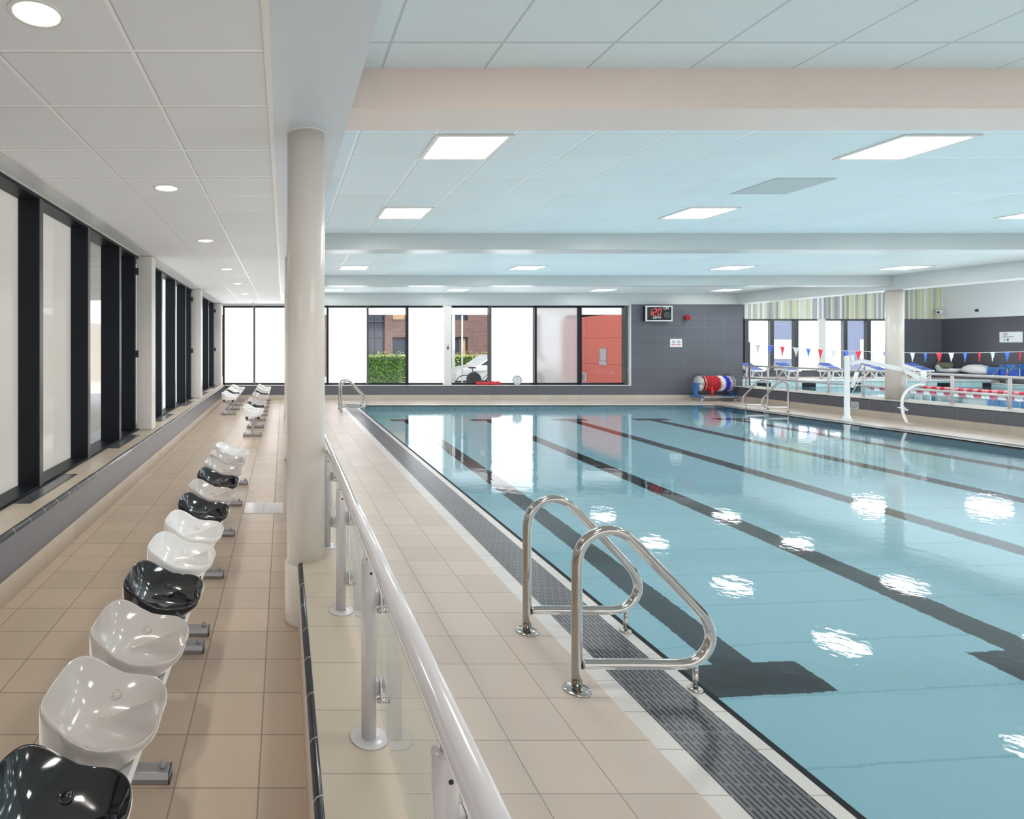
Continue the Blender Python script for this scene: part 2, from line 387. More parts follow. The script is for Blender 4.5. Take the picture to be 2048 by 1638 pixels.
# pool edging: white tile, slotted grate, white lip, black lip, on both long sides
for sx, (a, c) in enumerate(((1.549, 1.658), (1.953, 2.024))):
    b = MB(); b.box(a, c, PY0 - 0.14, PY1 + 0.14, -0.25, 0.0); struct(b, 'trim_%d' % (sx + 1), 'white_edge')
b = MB(); b.box(2.024, PX0, PY0, PY1, -0.25, -0.002); struct(b, 'trim_3', 'black_edge')
b = MB(); b.box(12.36, 12.47, PY0 - 0.14, PY1 + 0.14, -0.25, 0.0); b.box(PX1, 12.12, PY0, PY1 + 0.14, -0.25, 0.0); struct(b, 'trim_4', 'white_edge')
b = MB(); b.box(2.024, 12.12, PY1, PY1 + 0.14, -0.25, 0.0); struct(b, 'trim_5', 'white_edge_x')
b = MB(); b.box(2.024, 12.12, PY0 - 0.14, PY0, -0.25, 0.0); struct(b, 'trim_6', 'white_edge_x')
tag(MB().box(1.658, 1.953, PY0 - 0.14, PY1 + 0.14, -0.2, 0.001).build('drain_grate', 'grate'), 'dark grey slotted overflow grate along the pool edge beside the glass balustrade', 'grate')
tag(MB().box(12.12, 12.36, PY0 - 0.14, PY1 + 0.14, -0.2, 0.001).build('drain_grate', 'grate'), 'grey overflow grate strip along the pool edge beside the pool hoist', 'grate')
basin = thing('pool_basin', 'tiled turquoise pool basin with black lane lines', 'pool', kind='structure')
DEP = -1.2
b = MB()
b.box(PX0 - 0.15, PX0, PY0 - 0.15, PY1 + 0.15, DEP - 0.2, -0.26); b.box(PX1, PX1 + 0.15, PY0 - 0.15, PY1 + 0.15, DEP - 0.2, -0.0021)
b.box(PX0, PX1, PY1, PY1 + 0.14, DEP - 0.2, -0.0021); b.box(PX0, PX1, PY0 - 0.14, PY0, DEP - 0.2, -0.0021)
b.build('basin_wall', 'pool_wall', basin)
MB().box(PX0, PX1, PY0, PY1, DEP - 0.2, DEP).build('basin_floor', 'pool_floor', basin)
for k in range(5):
    x = 3.06 + 2.0 * k
    b = MB(); b.box(x - 0.135, x + 0.135, 3.78, 14.6, DEP, DEP + 0.004)
    b.box(x - 0.42, x + 0.42, 3.70, 4.02, DEP, DEP + 0.0045); b.box(x - 0.42, x + 0.42, 14.4, 14.72, DEP, DEP + 0.0045)
    b.build('lane_line', 'lane_black', basin)
b = MB(); b.box(PX0 + 0.001, PX1 - 0.001, PY0 + 0.001, PY1 - 0.001, DEP + 0.02, -0.012)
w = b.build('water', 'water'); tag(w, 'clear turquoise water filling the main pool', 'water', kind='structure')
# drop the sides and the underside: a single rippling surface
bm = bmesh.new(); bm.from_mesh(w.data)
bmesh.ops.delete(bm, geom=[f for f in bm.faces if f.normal.z < 0.5], context='FACES'); bm.to_mesh(w.data); bm.free()

# ------------------------------------------------------------------ balustrade plinth with black bullnose
b = MB(); b.box(0.112, 0.35, -3.0, 14.2, 0.0, 0.385); b.box(0.086, 0.112, -3.0, 14.2, 0.0, 0.356)
struct(b, 'wall_plinth', 'plinth')
prof = [(0.0855, 0.352)] + [(0.1125 - 0.027 * math.cos(math.radians(a)), 0.359 + 0.027 * math.sin(math.radians(a))) for a in range(0, 91, 15)] + [(0.1125, 0.352)]
struct(MB().prism(prof, 'y', -3.0, 14.2, True), 'trim_7', 'bullnose')

# ------------------------------------------------------------------ side ledge under the tall windows
b = MB(); b.box(XWIN - 0.02, XL - 0.03, YN, YB, 0.0, 0.45); struct(b, 'wall_left_ledge', 'ledge')
b = MB(); b.box(XL - 0.03, XL, YN, YB, 0.165, 0.42); struct(b, 'wall_left_band', 'band_y')
b = MB(); b.box(XL - 0.03, XL + 0.006, YN, YB, 0.0, 0.165); struct(b, 'baseboard_left', 'skirt_y')
prof = [(XL + 0.002, 0.415)] + [(XL - 0.03 + 0.032 * math.cos(math.radians(a)), 0.42 + 0.032 * math.sin(math.radians(a))) for a in range(0, 91, 15)] + [(XL - 0.03, 0.415)]
struct(MB().prism(prof, 'y', YN, YB, True), 'trim_8', 'bullnose')
for i, y in enumerate((4.57, 7.02, 9.47, 11.9, 14.4, 16.8)):
    where = ['first tall window beyond the frame edge', 'near white pillar by the clear pane', 'window just past the first white pillar', 'near the second white pillar', 'windows just past the second white pillar', 'corner of the far window wall'][i]
    g = thing('floor_grille', 'dark air grille in the ledge, ' + where, 'grille', (-2.015, y + 0.5, 0.45), group='grilles in the window ledge')
    MB().box(-0.065, 0.065, -0.52, 0.52, -0.02, 0.004).build('grille_frame', 'mid_alu', g)
    MB().box(-0.056, 0.056, -0.51, 0.51, 0.0, 0.006).build('louvre_insert', 'louvre', g)

# side windows: one strip per bay, deep dark fins
pill = [-1.57, 3.48, 8.53, 13.58]
nwin = 0
fin0 = None
for bi, p in enumerate(pill):
    nwin += 1
    yend = p + 5.05 if bi < 3 else 18.05
    wnd = thing('window_%d' % nwin, None, None, kind='structure')
    f = MB(); f.box(XGL - 0.06, XWIN, p + 0.25, yend, 0.45, 0.475); f.box(XGL - 0.06, XWIN, p + 0.25, yend, 2.925, 2.965); f.box(XWIN - 0.03, XWIN + 0.004, p + 0.25, yend, 0.44, 0.462)
    f.build('window_frame', 'dark_alu', wnd)
    fins = [p + 1.6, p + 2.85, p + 4.05]
    for y in fins:
        MB().box(XGL - 0.05, XWIN + 0.002, y - 0.033, y + 0.033, 0.462, 2.93).build('mullion', 'dark_alu', wnd)
    for y in fins:
        MB().box(XWIN + 0.002, XWIN + 0.007, y - 0.035, y + 0.035, 0.462, 2.93).build('mullion_cap', 'mid_alu', wnd)
    jm = MB().box(XGL - 0.03, XWIN - 0.02, yend - 0.17, yend - 0.09, 0.47, 2.93).build('door_jamb', 'dark_alu', wnd)
    for z in (1.55, 2.72):
        MB().box(XWIN - 0.02, XWIN + 0.035, yend - 0.18, yend - 0.165, z - 0.05, z + 0.05).build('hinge', 'rubber', jm)
    edges = [p + 0.25] + fins + [yend - 0.13]
    for k in range(4):
        MB().box(XGL - 0.012, XGL, edges[k], edges[k + 1], 0.475, 2.925).build('pane', ('frost_left' if bi < 2 else 'frost_side') if (k < 2 or bi > 1) else 'side_glass', wnd)
    tag(wnd, ['tall side window strip at the frame edge, behind the first seats', 'tall dark-finned window strip before the first white pillar', 'tall dark-finned window strip between the first and second white pillars', 'tall dark-finned window strip between second white pillar and far corner'][bi], 'window')
for i, p in enumerate(pill[1:] + [18.0]):
    o = struct(MB().box(-2.13, -1.90, p, p + 0.24, 0.45, ZA, 0.012), 'pillar', 'white_paint')
    tag(o, ['white square pillar at the frame edge by side windows', 'white square pillar on the tiled ledge, first in view', 'white square pillar on the tiled ledge, second in view', 'white corner pillar where side and far windows meet'][i], 'pillar')
# the rest of the left wall, behind the glazing line
b = MB(); b.box(XGL - 0.4, XWIN - 0.02, YN, YB, -0.2, 0.45); b.box(XGL - 0.4, XWIN - 0.02, YN, -1.57, 0.45, ZA); struct(b, 'wall_left', 'render_white')

# ------------------------------------------------------------------ ceilings and beams
b = MB(); b.box(-1.88, -0.06, YN, 3.51, ZA, ZA + 0.08); struct(b, 'ceiling', 'ceil_a')
b = MB(); b.box(-1.88, -0.06, 3.51, YB + 0.3, ZA, ZA + 0.08); struct(b, 'ceiling_aisle', 'ceil_b')
b = MB(); b.box(-2.7, -1.88, YN, YB + 0.3, ZA, ZA + 0.08); struct(b, 'ceiling_soffit', 'soffit')
b = MB(); b.box(XWIN - 0.005, XWIN + 0.012, YN, YB, ZA - 0.012, ZA); struct(b, 'trim_9', 'white_paint')
b = MB(); b.box(-0.06, 0.371, YN, YB + 0.3, ZA - 0.004, ZH + 0.1); struct(b, 'trim_main_beam', 'beam_main')
b = MB(); b.box(-0.085, -0.055, YN, YB, ZA - 0.008, ZA); struct(b, 'trim_10', 'white_paint')
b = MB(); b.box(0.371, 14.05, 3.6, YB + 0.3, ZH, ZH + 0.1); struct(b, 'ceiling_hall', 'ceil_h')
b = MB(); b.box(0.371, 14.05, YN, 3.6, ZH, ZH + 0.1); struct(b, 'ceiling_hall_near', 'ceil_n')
for i, (y0, y1) in enumerate(((-1.6, -1.25), (3.45, 3.80), (8.53, 8.90), (13.62, 13.97))):
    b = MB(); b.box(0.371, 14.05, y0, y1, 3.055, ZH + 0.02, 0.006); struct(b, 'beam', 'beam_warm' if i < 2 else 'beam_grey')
b = MB(); b.box(14.05, 14.52, YN, YE, 2.96, 5.2); struct(b, 'trim_right_beam', 'beam_grey')
# round columns
def column(x, y, r, z0, z1, label, collar):
    t = thing('column', label, 'column', (x, y, 0), kind='structure')
    MB().lathe((0, 0, 0), [(r, z0), (r, z1)], 48).build('column_shaft', 'column_paint', t)
    if collar:
        MB().lathe((0, 0, 0), [(r + 0.018, 0.0), (r + 0.013, 0.015), (r + 0.0125, 0.35), (r + 0.008, 0.358), (r, 0.36)], 48).build('column_collar', 'column_paint', t)
        MB().lathe((0, 0, 0), [(r + 0.005, z1 - 0.012), (r + 0.005, z1)], 48).build('column_top_ring', 'white_paint', t)
column(0.137, 3.60, 0.1145, 0.0, ZA, 'white round column standing through the tiled plinth by the balustrade', True)
column(0.137, 8.65, 0.1145, 0.0, ZA, 'round white column mostly hidden behind the near round column', True)
column(0.137, 13.70, 0.1145, 0.0, ZA, 'third white column in the plinth row towards the far windows', True)
column(14.28, 13.79, 0.16, 0.43, 2.96, 'white round column on the low wall between the two pools', False)

# ------------------------------------------------------------------ back wall and its windows
b = MB(); b.box(0.371, 14.2, YB, YB + 0.25, 2.945, ZH + 0.1); b.box(-2.2, 0.371, YB + 0.02, YB + 0.25, 2.93, ZA + 0.05); b.box(-2.7, 10.75, YB + 0.25, YB + 0.5, 2.91, 3.45); b.box(-2.2, 10.75, YB + 0.01, YB + 0.26, 2.912, 2.945)
struct(b, 'wall_back', 'beam_grey')
b = MB(); b.box(-2.7, 10.75, YB, YW + 0.15, 0.139, 0.425); struct(b, 'wall_back_band', 'bandlow_x')
b = MB(); b.box(XL, 14.2, YB - 0.008, YB, 0.0, 0.139); struct(b, 'baseboard_back', 'skirt_x')
b = MB(); b.box(-2.7, 10.75, YB - 0.012, YW + 0.05, 0.425, 0.44); struct(b, 'trim_sill', 'white_paint')
b = MB(); b.box(10.75, 14.2, YB, YB + 0.5, 0.139, 2.945); b.box(-2.7, 14.2, YB + 0.002, YB + 0.5, -0.2, 0.139); b.box(14.05, 14.2, YB + 0.5, YE, -0.2, 5.2); struct(b, 'wall_back_tiled', 'band_x')
b = MB(); b.box(10.735, 10.752, YB - 0.003, YW, 0.44, 2.93); struct(b, 'trim_reveal', 'render_white')
mul = [-1.87, -0.91, 0.23, 1.38, 2.62, 3.86, 5.10, 6.44, 7.85, 9.25, 10.66]
kinds = ['f', 'f', 'c', 'f', 'c', 'f', 'c', 'f', 'p', 'c']
wl = ['frosted far window in the corner beside the side windows', 'frosted far window between corner and the round column', 'clear far window hidden behind the round column', 'frosted far window beside the column, before the hedge view', 'clear far window showing the green hedge', 'frosted far window just before the white pillar', 'clear far window after the pillar, showing a white car', 'frosted far window with the round clock on its sill', 'frosted far window tinted pink at one edge', 'clear far window showing the red outside wall']
for k in range(10):
    nwin += 1
    x0, x1 = mul[k], mul[k + 1]
    wnd = thing('window_%d' % nwin, wl[k], 'window', kind='structure')
    f = MB(); f.box(x0, x1, YW - 0.06, YW + 0.03, 0.44, 0.50); f.box(x0, x1, YW - 0.06, YW + 0.03, 2.855, 2.912)
    f.build('window_frame', 'dark_alu', wnd)
    MB().box(x1 - 0.03, x1 + 0.03, YW - 0.17, YW + 0.03, 0.44, 2.912).build('mullion', 'dark_alu' if k % 3 else 'mid_alu', wnd) if k != 5 else None
    MB().box(x0 + 0.02, x1 - 0.02, YW, YW + 0.012, 0.49, 2.87).build('pane', {'f': 'frost', 'p': 'frost_pink', 'c': 'win_glass'}[kinds[k]], wnd)
MB().box(-1.9, -1.84, YW - 0.06, YW + 0.03, 0.44, 2.912).build('mullion', 'dark_alu', bpy.data.objects['window_5'])
o = struct(MB().box(4.98, 5.215, YW - 0.22, YW + 0.03, 0.44, 2.93, 0.01), 'pillar', 'white_paint'); tag(o, 'white square pillar between the far windows carrying a small sensor', 'pillar')

# ------------------------------------------------------------------ low wall between the pools, guard rail
b = MB(); b.box(XR + 0.02, 14.57, YN, YB, 0.0, 0.425); struct(b, 'wall_right_ledge', 'ledge_r')
b = MB(); b.box(XR, XR + 0.02, YN, YB, 0.165, 0.405); struct(b, 'wall_right_band', 'band_y')
b = MB(); b.box(XR - 0.006, XR + 0.02, YN, YB, 0.0, 0.165); struct(b, 'baseboard_right', 'skirt_y')
b = MB(); b.box(XR - 0.004, XR + 0.03, YN, YB, 0.405, 0.428, 0.006); struct(b, 'trim_11', 'bullnose')
gr = thing('guard_rail', 'grey tubular guard rail on the low wall between the pools', 'railing', (14.28, 0, 0.425))
MB().tube([(0, 6.5, 0.62), (0, 18.24, 0.62)], 0.026, 12).build('top_rail', 'rail_grey', gr)
MB().tube([(0, 6.5, 0.255), (0, 18.24, 0.255)], 0.024, 12).build('middle_rail', 'rail_grey', gr)
for y in (18.2, 17.4, 16.4, 15.45, 14.52, 13.55, 12.6, 11.6, 10.63, 9.66):
    po = MB().tube([(0, y, 0), (0, y, 0.60)], 0.029, 12).build('post', 'rail_grey', gr)
    MB().cyl((0, y, 0.0), 0.055, 0.008, 20).build('base_plate', 'rail_grey', po)
# ------------------------------------------------------------------ second hall
b = MB()
b.box(14.57, X2A, YN, YE, -0.3, 0.0); b.box(X2A, XE, Y2B, YE, -0.3, 0.12); b.box(X2B, XE, YN, Y2B, -0.3, 0.0)
struct(b, 'floor_second_hall', 'deck')
b = MB(); b.box(X2A, X2B, Y2B - 0.05, Y2B + 0.1, 0.1, 0.15); b.box(X2B - 0.05, X2B + 0.2, YN, Y2B, -0.02, 0.01); b.box(X2A - 0.2, X2A + 0.02, YN, Y2B, -0.02, 0.01); struct(b, 'trim_12', 'white_paint')
b2 = thing('pool_basin', 'second pool basin beyond the low wall', 'pool', kind='structure')
MB().box(X2A, X2B, YN, Y2B, -1.9, -1.7).build('basin_floor', 'pool_floor2', b2)
b = MB(); b.box(X2A, X2B, Y2B - 0.03, Y2B, -1.8, 0.11); b.build('basin_end_wall', 'tile_w2', b2)
b = MB(); b.box(X2B - 0.02, X2B, YN, Y2B, -1.8, 0.0); b.box(X2A, X2A + 0.02, YN, Y2B, -1.8, 0.0); b.build('basin_side_wall', 'tile_w2', b2)
for k in range(7):
    x = 19.3 + 2.0 * k
    b = MB(); b.box(x - 0.3, x + 0.3, Y2B - 0.045, Y2B - 0.03, -0.19, 0.02); b.box(x - 0.42, x + 0.05, Y2B - 0.044, Y2B - 0.03, -0.9, -0.25); b.build('lane_target', 'lane_black', b2)
w2 = MB().quad((X2A, YN, -0.2), (X2B, YN, -0.2), (X2B, Y2B - 0.03, -0.2), (X2A, Y2B - 0.03, -0.2)).build('water', 'water2'); tag(w2, 'water of the second pool beyond the guard rail', 'water', kind='structure')
b = MB(); b.box(14.2, 22.95, YE, YE + 0.3, -0.3, 5.2); b.box(22.95, 30.2, YE, YE + 0.3, -0.3, 0.36); b.box(30.2, XE + 0.3, YE, YE + 0.3, -0.3, 2.99); struct(b, 'wall_second_hall_end', 'band_x')
b = MB(); b.box(XE, XE + 0.3, YN, YE, -0.3, 2.99); struct(b, 'wall_second_hall_side', 'band_y')
b = MB(); b.box(XE, XE + 0.3, YN, YE, 2.99, 5.2); struct(b, 'wall_second_hall_upper', 'render_white')
b = MB(); b.box(22.95, XE, YE - 0.05, YE + 0.3, 2.99, 5.0)
for i in range(86):
    x = 22.99 + i * 0.1133
    b.box(x + 0.005, x + 0.108, YE - 0.075, YE - 0.05, 2.99, 5.0)
struct(b, 'wall_striped_panel', 'stripes')
b = MB(); b.box(14.52, XE, YN, YE, 4.6, 4.75); struct(b, 'ceiling_second_hall', 'render_white')
b = MB(); b.box(-2.7, XE + 0.3, YN - 0.3, YN, -0.3, 5.2); struct(b, 'wall_front', 'render_white')
b = MB(); b.box(XE - 1.0, XE, 10, YE, 0.0, 0.33); struct(b, 'wall_second_hall_bench', 'band_y')
m2 = [22.95, 24.2, 25.42, 26.6, 27.85, 29.02, 30.2]
for k in range(6):
    nwin += 1
    wnd = thing('window_%d' % nwin, ['pale', 'clear', 'pale', 'pale', 'clear', 'pale'][k] + ' window of the second hall, ' + ['beside the flag pole', 'first showing blue-grey view', 'before its slim white pillar', 'after its slim white pillar', 'behind the hoist mast', 'beside the round column'][k], 'window', kind='structure')
    x0, x1 = m2[k], m2[k + 1]
    f = MB(); f.box(x0, x1, YE, YE + 0.08, 0.36, 0.44); f.box(x0, x1, YE, YE + 0.08, 2.9, 2.99)
    f.build('window_frame', 'mid_alu', wnd)
    if k != 3: MB().box(x0 - 0.03, x0 + 0.16, YE - 0.1, YE + 0.08, 0.36, 2.99).build('mullion', 'mid_alu', wnd)
    MB().box(x0, x1, YE + 0.05, YE + 0.06, 0.42, 2.95).build('pane', 'win_glass' if k in (1, 4) else 'frost', wnd)
o = struct(MB().box(26.58, 26.92, YE - 0.1, YE + 0.1, 0.36, 2.99), 'pillar', 'white_paint'); tag(o, 'slim white pillar between the second hall windows', 'pillar')

# ------------------------------------------------------------------ lights
def panel(x, y, z, label, grp, s=0.3):
    t = thing('ceiling_light', label, 'light', (x, y, z), group=grp)
    f = MB()
    f.box(-s, s, -s, -s + 0.035, -0.012, 0.01); f.box(-s, s, s - 0.035, s, -0.012, 0.01); f.box(-s, -s + 0.035, -s + 0.035, s - 0.035, -0.012, 0.01); f.box(s - 0.035, s, -s + 0.035, s - 0.035, -0.012, 0.01)
    f.build('light_frame', 'white_paint', t)
    MB().box(-s + 0.035, s - 0.035, -s + 0.035, s - 0.035, -0.008, 0.0).build('diffuser', 'panel_light', t)
    return t
rows = [(-0.4, 'behind the camera before the pool'), (2.0, 'over the near end of the pool'), (4.82, 'just past the near crossbeam'), (7.2, 'before the second crossbeam'), (9.85, 'just past the second crossbeam'), (12.25, 'before the third crossbeam'), (14.8, 'just past the third crossbeam'), (17.2, 'before the far window wall')]
cols = [(1.47, 'above the slotted grate'), (5.06, 'above the second lane'), (9.32, 'above the fourth lane'), (12.9, 'above the hoist side deck')]
for y, rl in rows:
    for x, cl in cols:
        panel(x, y, ZH, 'square lit ceiling panel ' + rl + ', ' + cl, 'square ceiling lights over the main pool')
for x in (18.5, 23, 27.5):
    for y in (2, 9, 16, 23):
        o = MB().box(x - 0.42, x + 0.42, y - 0.42, y + 0.42, 4.585, 4.6).build('ceiling_light', 'panel_light2'); tag(o, 'square light panel in the second hall ceiling, hidden behind the beam', 'light', 'second hall ceiling lights')
dl = [2.30, 4.85, 7.28, 10.0, 12.3, 14.8, 17.2]
dn = ['largest, at the upper corner of the photo', 'in line with the near round column', 'above the black seats mid-row', 'past the first white pillar', 'above the gap between seat rows', 'above the far seat rows', 'before the far windows']
for y, lab in zip(dl, dn):
    t = thing('downlight', 'round recessed downlight in the aisle ceiling, ' + lab, 'light', (-0.962, y, ZA), group='aisle downlights')
    MB().lathe((0, 0, 0), [(0.086, -0.001), (0.088, -0.006), (0.104, -0.005), (0.107, 0.0)], 40).build('trim_ring', 'white_paint', t)
    MB().lathe((0, 0, 0), [(0.0, -0.0022), (0.083, -0.0022), (0.086, -0.001)], 40).build('reflector', 'down_light', t)
    L = bpy.data.lights.new('downlight_lamp', 'SPOT'); L.energy = 50; L.color = (1.0, 0.93, 0.84); L.spot_size = math.radians(125); L.spot_blend = 0.6; L.shadow_soft_size = 0.08
    lo = bpy.data.objects.new('downlight_lamp', L); COL.objects.link(lo); lo.parent = t; lo.location = (0, 0, -0.02)
vt = thing('ceiling_vent', 'grey perforated square tile in the hall ceiling', 'vent', (5.06, 6.0, ZH))
MB().box(-0.295, 0.295, -0.295, 0.295, -0.006, 0.0).build('perforated_plate', 'perf', vt)

# added area lamps facing up, imitating light bounced off water and pale floors
for nm, loc, sx, sy, e in (('water_bounce_fill', (7.2, 8.5, 0.05), 11.5, 17.0, 310), ('second_water_bounce_fill', (24, 12, 0.0), 13, 26, 1900), ('aisle_bounce_fill', (-0.9, 7.5, 0.02), 1.4, 20.0, 62)):
    L = bpy.data.lights.new(nm, 'AREA'); L.shape = 'RECTANGLE'; L.size = sx; L.size_y = sy; L.energy = e; L.color = (0.90, 0.98, 1.0) if sx > 5 else (1.0, 0.98, 0.97)
    lo = bpy.data.objects.new(nm, L); COL.objects.link(lo); lo.location = loc; lo.rotation_euler = (PI, 0, 0)
for nm, loc, sx, sy, e in (('hall_fill_lamp', (7.0, YN + 0.2, 1.9), 12.0, 2.2, 230), ('aisle_fill_lamp', (-0.9, YN + 0.2, 1.7), 1.6, 2.0, 60)):  # unseen fill lamps added behind the camera; no windows stand there
    L = bpy.data.lights.new(nm, 'AREA'); L.shape = 'RECTANGLE'; L.size = sx; L.size_y = sy; L.energy = e; L.color = (1.0, 0.96, 0.92)
    lo = bpy.data.objects.new(nm, L); COL.objects.link(lo); lo.location = loc; lo.rotation_euler = (PI / 2, 0, PI)

# ------------------------------------------------------------------ seats on beams
def seat_bm():
    s = MB(); N = 64; ex, ey, pw = 0.186, 0.210, 2 / 3.5
    def outline(k):
        a = 2 * PI * k / N; c, d = math.cos(a), math.sin(a)
        return ex * math.copysign(abs(c) ** pw, c), ey * math.copysign(abs(d) ** pw, d)
    def rim(x, y):
        return 0.072 + 0.088 * ss((-x / ex + 0.25) / 1.15) ** 1.2 - 0.008 * ss((x / ex - 0.55) / 0.45)
    def ridge(x, y):
        return 0.056 * math.exp(-(y / 0.018) ** 2) * ss((x + 0.07) / 0.20) - 0.014 * math.exp(-((abs(y) - 0.085) / 0.05) ** 2) * ss((x + 0.02) / 0.15)
    rings = []
    T = [0.06, 0.16, 0.27, 0.38, 0.48, 0.58, 0.67, 0.75, 0.82, 0.88, 0.925, 0.955, 0.975]
    for t in T:
        ring = []
        for k in range(N):
            x, y = outline(k); R = rim(x, y); px, py = x * t, y * t
            z = 0.026 + (R - 0.026) * (t / 0.985) ** 3.4 + ridge(px, py) * (1 - 0.85 * ss((t - 0.84) / 0.14))
            ring.append(s.b.verts.new((px, py, z)))
        rings.append(ring)
    for t, dz, fr in ((0.99, 0.002, None), (1.0, -0.001, None), (1.010, -0.007, None), (1.013, -0.018, None), (1.010, None, 0.45), (1.0, None, 0.12), (0.985, None, 0.0)):
        ring = []
        for k in range(N):
            x, y = outline(k); R = rim(x, y) + max(0, ridge(x, y)) * 0.2
            z = R + dz if fr is None else (R - 0.022) * fr
            und = 1.0 if (fr is None or x < 0) else 1.0 - (1 - fr) * 0.30 * ss(x / 0.19)
            ring.append(s.b.verts.new((x * t * und, y * t, z)))
        rings.append(ring)
    s.face(rings[0][::-1], True)
    for A, B in zip(rings, rings[1:]):
        for k in range(N): s.face([A[k], A[(k + 1) % N], B[(k + 1) % N], B[k]], True)
    s.face(rings[-1]); return s
SEAT = {}
def seat(kind, parent, y):
    if kind not in SEAT:
        o = seat_bm().build('seat', 'seat_' + kind, parent)
        # round boss on the sloping inside of the bowl
        tilt = Matrix.Translation((-0.01, 0.135, 0.0405)) @ Matrix.Rotation(math.radians(20), 4, 'X')
        rb = MB().lathe((0, 0, 0), [(0.0, 0.004), (0.013, 0.0042), (0.0145, 0.002), (0.017, 0.002), (0.0185, 0.0046), (0.021, 0.0046), (0.0225, -0.004)], 28).build('seat_roundel', 'seat_' + kind, o)
        rb.data.transform(tilt); SEAT[kind] = o
    else:
        o = copy_tree(SEAT[kind], parent)
    o.location = (0.01, y - 0.028, 0.358)
    o['label'] = {'black': 'glossy black bucket seat', 'grey': 'glossy warm grey bucket seat', 'white': 'glossy white bucket seat'}[kind]
    return o
def bench(label, x, y0, y1, seats, legs):
    t = thing('seating_bench', label, 'bench', (x, 0, 0))
    for sx in (-0.10, 0.115):
        bm_ = MB().box(sx - 0.024, sx + 0.024, y0, y1, 0.312, 0.358).build('beam', 'beam_light', t)
        MB().box(sx - 0.0245, sx + 0.0245, y0 - 0.004, y0, 0.311, 0.359).build('end_cap', 'rubber', bm_)
    for y in legs:
        lg = MB().box(-0.015, 0.03, y - 0.022, y + 0.022, 0.045, 0.312).build('leg', 'frame_grey', t)
        MB().box(-0.12, 0.135, y - 0.012, y + 0.012, 0.284, 0.314).build('cross_plate', 'frame_grey', lg)
        ft = MB().box(-0.17, 0.175, y - 0.03, y + 0.03, 0.0, 0.048, 0.004).build('foot', 'frame_grey', lg)
        MB().box(0.1752, 0.179, y - 0.029, y + 0.029, 0.001, 0.047).build('foot_cap', 'rubber', lg)
        for sx in (-0.14, 0.148):
            MB().lathe((sx, y, 0.047), [(0.012, 0.0), (0.0125, 0.009), (0.010, 0.011), (0.0105, 0.02), (0.005, 0.027), (0.0, 0.028)], 14).build('anchor_bolt', 'frame_grey', lg)
    for k, y in seats: seat(k, t, y)
    return t
K = {'b': 'black', 'g': 'grey', 'w': 'white'}
bench('row of bucket seats at the near end of the aisle, black seat in front', -0.612, 1.15, 3.25, [(K[c], 1.555 + 0.488 * i) for i, c in enumerate('bggb')], (1.35, 2.27, 3.22))
bench('bench of eight bucket seats past the near one, two white seats first', -0.608, 3.36, 7.16, [(K[c], 3.515 + 0.485 * i) for i, c in enumerate('wwbgbggw')], (3.41, 4.25, 5.18, 6.16, 7.1))
bench('five-seat bench mid-aisle with two white seats at its front end', -0.575, 10.84, 13.4, [(K[c], 11.07 + 0.488 * i) for i, c in enumerate('wwbgg')], (10.87, 11.97, 13.1))
bench('bench near the far windows, in line with the five-seat bench', -0.565, 13.85, 18.0, [(K[c], 14.12 + 0.488 * i) for i, c in enumerate('ggbggwgw')], (14.0, 14.9, 15.8, 16.9, 17.8))
bench('bench beside the tiled window ledge near the far corner', -1.33, 14.22, 17.75, [(K[c], 14.45 + 0.488 * i) for i, c in enumerate('wwbwwgw')], (14.25, 15.35, 16.45, 17.5))

# ------------------------------------------------------------------ glass balustrade
bal = thing('balustrade', 'grey tubular balustrade with glass panels on the tiled plinth', 'balustrade', (0.279, 0, 0.385))
MB().tube([(0, -1.2, 0.648), (0, 5.3, 0.648)], 0.0255, 24).build('handrail', 'rail_gloss', bal)
ys = [0.085, 1.02, 1.93, 2.86, 3.77, 4.70]
for y in ys:
    po = MB().lathe((0, y, 0), [(0.0242, 0.0), (0.0242, 0.578), (0.022, 0.584), (0.0, 0.585)], 28).build('post', 'rail_grey', bal)
    MB().lathe((0, y, 0), [(0.061, 0.0), (0.061, 0.005), (0.058, 0.007), (0.024, 0.007)], 36).build('base_plate', 'rail_grey', po)
    MB().cyl((0, y, 0.583), 0.0082, 0.05, 12).build('stub', 'rail_grey', po)
    MB().cyl((0.004, y - 0.0247, 0.548), 0.0045, 0.003, 12, 'y').build('screw_hole', 'rubber', po)
    for z in (0.17, 0.46):
        c = MB()
        c.box(0.018, 0.034, y - 0.013, y + 0.013, z - 0.024, z + 0.024, 0.003)
        for xx in (0.034, 0.050):
            prof = [(y - 0.045, z - 0.034), (y - 0.030, z - 0.040), (y - 0.014, z - 0.018), (y + 0.014, z - 0.018), (y + 0.030, z - 0.040), (y + 0.045, z - 0.034), (y + 0.030, z + 0.012), (y + 0.012, z + 0.026), (y - 0.012, z + 0.026), (y - 0.030, z + 0.012)]
            c.prism(prof, 'x', xx, xx + 0.006)
        cl = c.build('glass_clamp', 'rail_grey', po)
        for dy in (-0.034, 0.034):
            MB().lathe((0.024, y + dy, z - 0.026), [(0.0, -0.004), (0.006, -0.003), (0.0085, 0.002), (0.0085, 0.010), (0.0085, 0.036), (0.005, 0.041), (0.0, 0.042)], 14, 'x').build('clamp_bolt', 'steel', cl)
for a, c in zip(ys, ys[1:]):
    MB().box(0.0415, 0.0495, a + 0.022, c - 0.022, 0.065, 0.512).build('glass_panel', 'glass', bal)

